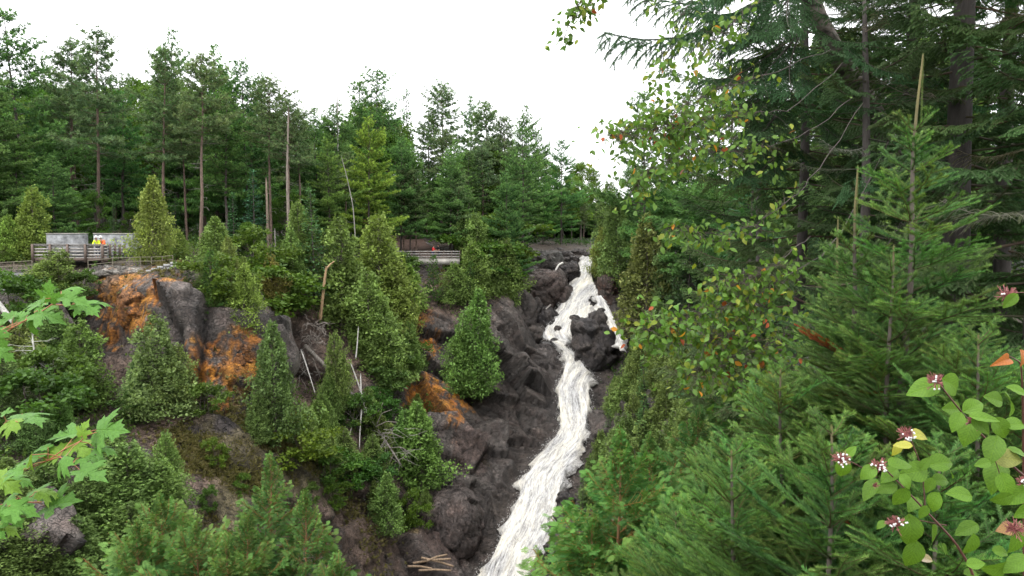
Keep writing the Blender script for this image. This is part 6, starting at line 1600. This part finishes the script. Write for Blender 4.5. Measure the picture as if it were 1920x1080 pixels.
for pts, w0, w1 in [([(1840, 1140, 1.7), (1822, 1068, 1.68), (1790, 1015, 1.66), (1740, 962, 1.65), (1690, 910, 1.64), (1655, 875, 1.63)], 6, 2.5), ([(1930, 900, 1.7), (1905, 880, 1.7), (1855, 830, 1.68), (1822, 796, 1.66), (1775, 738, 1.64), (1758, 715, 1.63)], 5, 2.5),
                    ([(1921, 1140, 1.75), (1919, 900, 1.72), (1918, 760, 1.68), (1915, 680, 1.65), (1893, 668, 1.62)], 6, 2), ([(1735, 958, 1.65), (1730, 880, 1.66), (1718, 850, 1.64), (1704, 815, 1.63)], 3, 2), ([(1640, 892, 1.64), (1615, 876, 1.63), (1585, 860, 1.62)], 2.5, 1.8),
                    ([(1775, 985, 1.66), (1720, 975, 1.66), (1685, 975, 1.64)], 2, 1.5), ([(1930, 548, 1.6), (1900, 549, 1.6), (1885, 545, 1.6)], 2, 1.5), ([(1919, 1010, 1.72), (1908, 990, 1.68), (1903, 982, 1.66)], 3, 2), ([(1880, 905, 1.68), (1865, 860, 1.66)], 2, 1.5)]:
    stem(dog, o0, pts, w0, w1, 'stem')
ico = []
def ball(g, c, r, C=(1, 1, 1)):
    u = np.linspace(0, math.pi, 7); q = np.linspace(0, 2*math.pi, 9, endpoint=False)
    v = np.array([[r*math.sin(a)*math.cos(b), r*math.sin(a)*math.sin(b), r*math.cos(a)] for a in u for b in q])+c
    g.add(v, [[i*9+j, (i+1)*9+j, (i+1)*9+(j+1) % 9, i*9+(j+1) % 9] for i in range(6) for j in range(9)], C)
for ci, (px, py, R_, nbz) in enumerate([(1755, 703, 20, 13), (1700, 804, 18, 15), (1577, 851, 19, 16), (1646, 864, 20, 16), (1680, 972, 20, 17), (1826, 780, 17, 6), (1888, 541, 22, 8), (1919, 896, 14, 10), (1903, 978, 24, 0), (1642, 907, 8, 0)]):
    d = 1.60; c = P(px, py+R_*0.7, d); s = d/FPX
    g = Geo(); ends = []
    for k in range(46 if R_ > 10 else 16):
        v = norm(rng.normal(size=3)*[1, 0.7, 0.6]+[0, -0.1, 0.55]); l = R_*s*rng.uniform(0.5, 1.15); m = c+v*l*0.5; e = c+v*l+rng.normal(0, 0.002, 3)
        g.segs([c, m], [m, e], [0.0009, 0.0007], [0.0007, 0.0006], (1, 1, 1), 4); ends.append(e)
        for q in range(2): e2 = m+norm(v+rng.normal(0, 0.5, 3))*l*0.5; g.segs([m], [e2], 0.0006, 0.0006, (1, 1, 1), 3); ends.append(e2)
    sc_ = part('berry_stalk', g.mesh('berry_stalk', M['stalk'], False, o0), dog)
    ends = np.array(ends); ends = ends[np.argsort(ends[:, 1]+rng.normal(0, 0.004, len(ends)))][:nbz]
    for e in ends:
        g = Geo(); ball(g, (0, 0, 0), 0.0022); part('berry', g.mesh('berry', M['berry'], True), sc_, e-o0)

# maple leaf outline
def maple(seed, cup=0.15, fold=0.2):
    r = np.random.default_rng(seed)
    right = [(0.0, 0.0), (0.10, -0.07), (0.26, -0.13), (0.30, -0.02), (0.44, 0.02), (0.36, 0.12), (0.34, 0.20), (0.52, 0.30), (0.66, 0.46), (0.48, 0.45), (0.45, 0.56), (0.32, 0.47), (0.20, 0.46), (0.24, 0.62), (0.33, 0.72), (0.20, 0.74), (0.17, 0.86), (0.10, 0.84), (0.0, 1.08)]
    out = right+[(-x, y) for x, y in right[-2:0:-1]]
    out = np.array(out)*(1+r.normal(0, 0.03, (len(out), 1)))
    n = len(out); c = np.array([0, 0.30]); V = []; rings = (0.0, 0.35, 0.7, 1.0)
    for q in rings[1:]:
        for p in out: V.append(c+(p-c)*q)
    V.append(c); V = np.array(V); x, y = V[:, 0], V[:, 1]; rr = np.hypot(x, y-0.3)
    lob = np.abs(np.sin(np.arctan2(x, y-0.02)*2.2))
    z = fold*np.abs(x)*0.6-cup*rr**2*1.6+0.05*lob*rr+0.02*np.sin(x*9+seed)*np.cos(y*8)
    V3 = np.stack([x, y, z], 1)
    F4 = [(k*n+i, k*n+(i+1) % n, (k+1)*n+(i+1) % n, (k+1)*n+i) for k in range(2) for i in range(n)]
    F3 = [(3*n, (i+1) % n, i) for i in range(n)]
    return fast_mesh('leaf', V3, [np.array(F3), np.array(F4)], None, M['maple_leaf'], True)
MAP = [maple(s, c, f) for s, c, f in [(1, 0.2, 0.15), (2, 0.45, -0.1), (3, 0.1, 0.45), (4, 0.3, 0.3)]]
ML = [(91,546,50,-78,.8),(133,539,44,-22,.5),(141,563,56,18,.6),(61,571,62,168,.45),(165,578,56,25,.6),(187,566,44,-8,.3),(78,573,34,120,.6),(92,592,66,12,.6),(33,600,44,155,.6),(57,615,44,80,.5),(6,602,46,150,.5),(30,588,34,200,.4),(2,640,40,60,.8),(10,665,40,30,.6),(-4,618,40,10,.6)]
ML2 = [(60,783,80,6,.32),(10,796,52,170,.6),(15,774,30,-20,.4),(157,803,38,-75,.7),(206,806,84,-6,.75),(178,818,50,160,.6),(118,817,70,172,.45),(76,839,40,175,.35),(153,842,60,30,.55),(199,841,46,6,.28),(95,860,66,146,.55),(50,860,66,170,.45),(174,859,58,2,.28),(108,877,62,125,.8),(174,890,70,14,.45),
       (20,884,56,172,.4),(14,908,66,25,.5),(40,898,50,12,.4),(60,868,40,100,.5)]
ML3 = [(76,928,74,-12,.5),(95,922,50,15,.5),(116,943,80,-14,.6),(46,955,64,20,.5),(7,966,52,30,.5),(14,988,56,20,.4),(30,975,44,40,.4),(10,940,50,150,.5),(-6,1000,44,20,.5)]
def maple_branch(label, leaves, stems, seed):
    rng = np.random.default_rng(seed); o0 = P(*stems[0][0]); t = thing('maple_branch', label, 'maple branch', o0)
    for s in stems: stem(t, o0, s, 3.2, 2.0, 'petiole', 'twig')
    node = np.array([P(*p) for s in stems for p in s])
    for i, (x, y, s, a, fl) in enumerate(leaves):
        c = np.array((0.10, 0.23, 0.042))*rng.uniform(0.85, 1.15)
        if rng.random() < 0.2: c = np.array((0.16, 0.28, 0.04))
        o = face_leaf(MAP[i % 4], t, o0, x, y, s, a, 1.62+rng.uniform(-0.06, 0.08), c, rng, camw=0.05+fl*0.6, upw=1.0-fl*0.45, jit=0.2)
        b = np.array(o.location)+o0; k = np.argmin(((node-b)**2).sum(1)); g = Geo(); m = (b+node[k])/2+[0, 0, 0.004]
        g.segs([b, m], [m, node[k]], [0.0008, 0.0009], [0.0009, 0.0011], (1, 1, 1), 4); part('petiole', g.mesh('petiole', M['petiole'], False, o0), t)
maple_branch('upper spray of jagged maple leaves entering at the left edge', ML, [[(-60, 660, 1.65), (0, 632, 1.65), (22, 615, 1.65), (48, 601, 1.65), (75, 586, 1.64), (97, 571, 1.63), (115, 564, 1.62)], [(97, 571, 1.63), (116, 572, 1.63), (135, 571, 1.62)]], 1)
maple_branch('middle and largest spray of jagged maple leaves at the left edge', ML2, [[(-60, 930, 1.66), (0, 905, 1.65), (45, 882, 1.65), (90, 864, 1.64), (120, 842, 1.63), (150, 828, 1.62), (162, 817, 1.62)], [(90, 864, 1.64), (112, 856, 1.63), (134, 872, 1.62)], [(-40, 800, 1.66), (0, 806, 1.65), (12, 790, 1.63)]], 2)
maple_branch('lowest spray of jagged maple leaves at the left edge', ML3, [[(-60, 975, 1.66), (-10, 958, 1.65), (12, 945, 1.64), (38, 938, 1.63), (60, 930, 1.62)], [(38, 940, 1.63), (60, 942, 1.62), (78, 941, 1.62)]], 3)

# ---- birch
def birch_bark():
    m, nt, b, out = new_mat('birch_bark')
    tc = nd(nt, 'ShaderNodeTexCoord'); mp = nd(nt, 'ShaderNodeMapping'); mp.inputs['Scale'].default_value = (2.5, 2.5, 7.0); nt.links.new(tc.outputs['Object'], mp.inputs[0])
    n = nd(nt, 'ShaderNodeTexNoise'); n.inputs['Scale'].default_value = 2.2; n.inputs['Detail'].default_value = 6; nt.links.new(mp.outputs[0], n.inputs['Vector'])
    nt.links.new(ramp(nt, n.outputs[0], [(0.40, (0.04, 0.032, 0.028)), (0.50, (0.15, 0.125, 0.105)), (0.7, (0.27, 0.24, 0.21))]), b.inputs['Base Color']); b.inputs['Roughness'].default_value = 0.8
    bp = nd(nt, 'ShaderNodeBump'); bp.inputs['Strength'].default_value = 0.5; nt.links.new(n.outputs[0], bp.inputs['Height']); nt.links.new(bp.outputs[0], b.inputs['Normal'])
    return m
M['birch'] = birch_bark()
o0 = P(1720, 480, 9.0); o0[2] = hz(o0[0], 9.0)
birch = thing('birch_tree', 'leaning birch with peeling bark, green and yellow leaves hanging over the gorge', 'birch tree', o0)
g = Geo(); limb(g, [(1720, 900, 11.0), (1716, 600, 11.0), (1700, 400, 10.9), (1665, 265, 10.6), (1628, 190, 10.4), (1580, 120, 10.0), (1535, 40, 9.6), (1490, -100, 9.2), (1450, -260, 9)], 46, 26, (1, 1, 1), 14)
part('trunk', g.mesh('trunk', M['birch'], True, o0), birch)
BB = [([(1490, -100, 8.3), (1300, -80, 7.4), (1150, -30, 7.2), (1090, 0, 7.1), (1068, 40, 7.1), (1056, 78, 7.1)], 34, 16),
      ([(1150, -30, 7.2), (1110, 0, 7.2), (1082, 30, 7.1)], 22, 16),
      ([(1450, -200, 8), (1340, -60, 7.4), (1275, 30, 7.2), (1245, 110, 7.2), (1232, 190, 7.1)], 44, 20),
      ([(1340, -60, 7.4), (1230, -20, 7.2), (1205, 12, 7.2)], 12, 16), ([(1500, -60, 8), (1400, 20, 7.5), (1330, 80, 7.3), (1290, 130, 7.2)], 50, 28),
      ([(1560, 90, 8.4), (1440, 140, 7.6), (1350, 165, 7.3), (1280, 200, 7.2), (1240, 225, 7.1)], 110, 34),
      ([(1580, 120, 8.5), (1480, 210, 7.6), (1370, 215, 7.3), (1280, 235, 7.1), (1200, 240, 7.0), (1135, 262, 7.0)], 170, 38),
      ([(1600, 180, 8.5), (1500, 260, 7.6), (1400, 285, 7.3), (1300, 285, 7.1), (1225, 310, 7.0), (1185, 355, 7.0)], 150, 34),
      ([(1622, 190, 8.6), (1520, 340, 7.4), (1450, 400, 7.1), (1370, 445, 7.0), (1290, 430, 7.0), (1240, 430, 7.0)], 70, 22),
      ([(1665, 265, 8.7), (1560, 470, 7.0), (1470, 520, 6.8), (1400, 560, 6.7), (1310, 590, 6.6), (1245, 612, 6.6), (1200, 626, 6.6)], 200, 38),
      ([(1700, 400, 8.9), (1580, 590, 6.9), (1490, 620, 6.7), (1410, 660, 6.6), (1340, 690, 6.5), (1285, 700, 6.5)], 150, 34),
      ([(1520, 440, 7.2), (1450, 500, 6.8), (1390, 530, 6.7), (1340, 540, 6.7)], 110, 34), ([(1490, 600, 6.8), (1420, 700, 6.6), (1380, 740, 6.5)], 70, 30), ([(1480, 520, 6.8), (1400, 620, 6.7), (1310, 640, 6.6)], 120, 36)]
BL1 = [leafmesh('leaf', *ovate(20+s, nu=5, nv=6, wid=0.36, fold=f, curl=c, heart=0.02), 'birch_leaf') for s, f, c in [(0, 0.2, 0.3), (1, 0.5, 0.1), (2, 0.1, 0.6)]]
allleaf = []; rng = np.random.default_rng(31); tw = Geo()
for pts, n, spread in BB:
    n = int(n*1.9)
    g = Geo(); c = limb(g, pts, 1.8 if n > 110 else 1.6, 0.9, (0.07, 0.055, 0.05), 6, wob=0.01, seed=n)
    part('branch', g.mesh('branch', M['bark'], True, o0), birch)
    lenp = len(c)
    for i in range(n):
        s = 0.30+0.70*rng.random()**0.8; b = c[min(lenp-1, int(s*(lenp-1)))]; d = b[1]
        off = rng.normal(size=3)*[1, 0.9, 0.8]*spread*d/FPX*0.75+[0, 0, -0.25*spread*d/FPX]
        e = b+off; m = b+off*0.5+[0, 0, 0.03]; tw.segs([b, m], [m, e], [0.0022, 0.0014], [0.0014, 0.0007], (0.10, 0.08, 0.06))
        for q in range(2 if rng.random() < 0.6 else 1):
            allleaf.append((e+rng.normal(0, 0.025, 3), norm(rng.normal(size=3)*[1, 0.8, 0.5]+[0, 0, -0.9]), rng.uniform(0.045, 0.075)))
part('twig', tw.mesh('twig', M['bark'], False, o0), birch, kind='stuff')
order = np.argsort([-a[2]/a[0][1] for a in allleaf]); st = Geo(); v0, f0 = ovate(40, nu=3, nv=5, fold=0.3)
def bcol():
    q = rng.random()
    if q < 0.015: return np.array((0.55, 0.28, 0.04))
    if q < 0.028: return np.array((0.35, 0.11, 0.03))
    if q < 0.17: return np.array((0.20, 0.26, 0.035))*rng.uniform(0.8, 1.1)
    return np.array((0.095, 0.20, 0.035))*rng.uniform(0.7, 1.25)
SM = M['leaf']
for r_, i in enumerate(order):
    p, D, s = allleaf[i]
    if r_ < 298:
        o = part('leaf', BL1[r_ % 3], birch, p-o0, sc=s, color=bcol()); orient(o, D, rng.uniform(-1.4, 1.4), (0.2, -0.8, 0.5))
    else: st.inst(v0, f0, frames(np.array([D]), rng.uniform(-1.4, 1.4, 1), (0.2, -0.8, 0.5)), [p], bcol()[None], np.array([s]))
part('leaves', st.mesh('leaves', SM, True, o0), birch, kind='stuff')
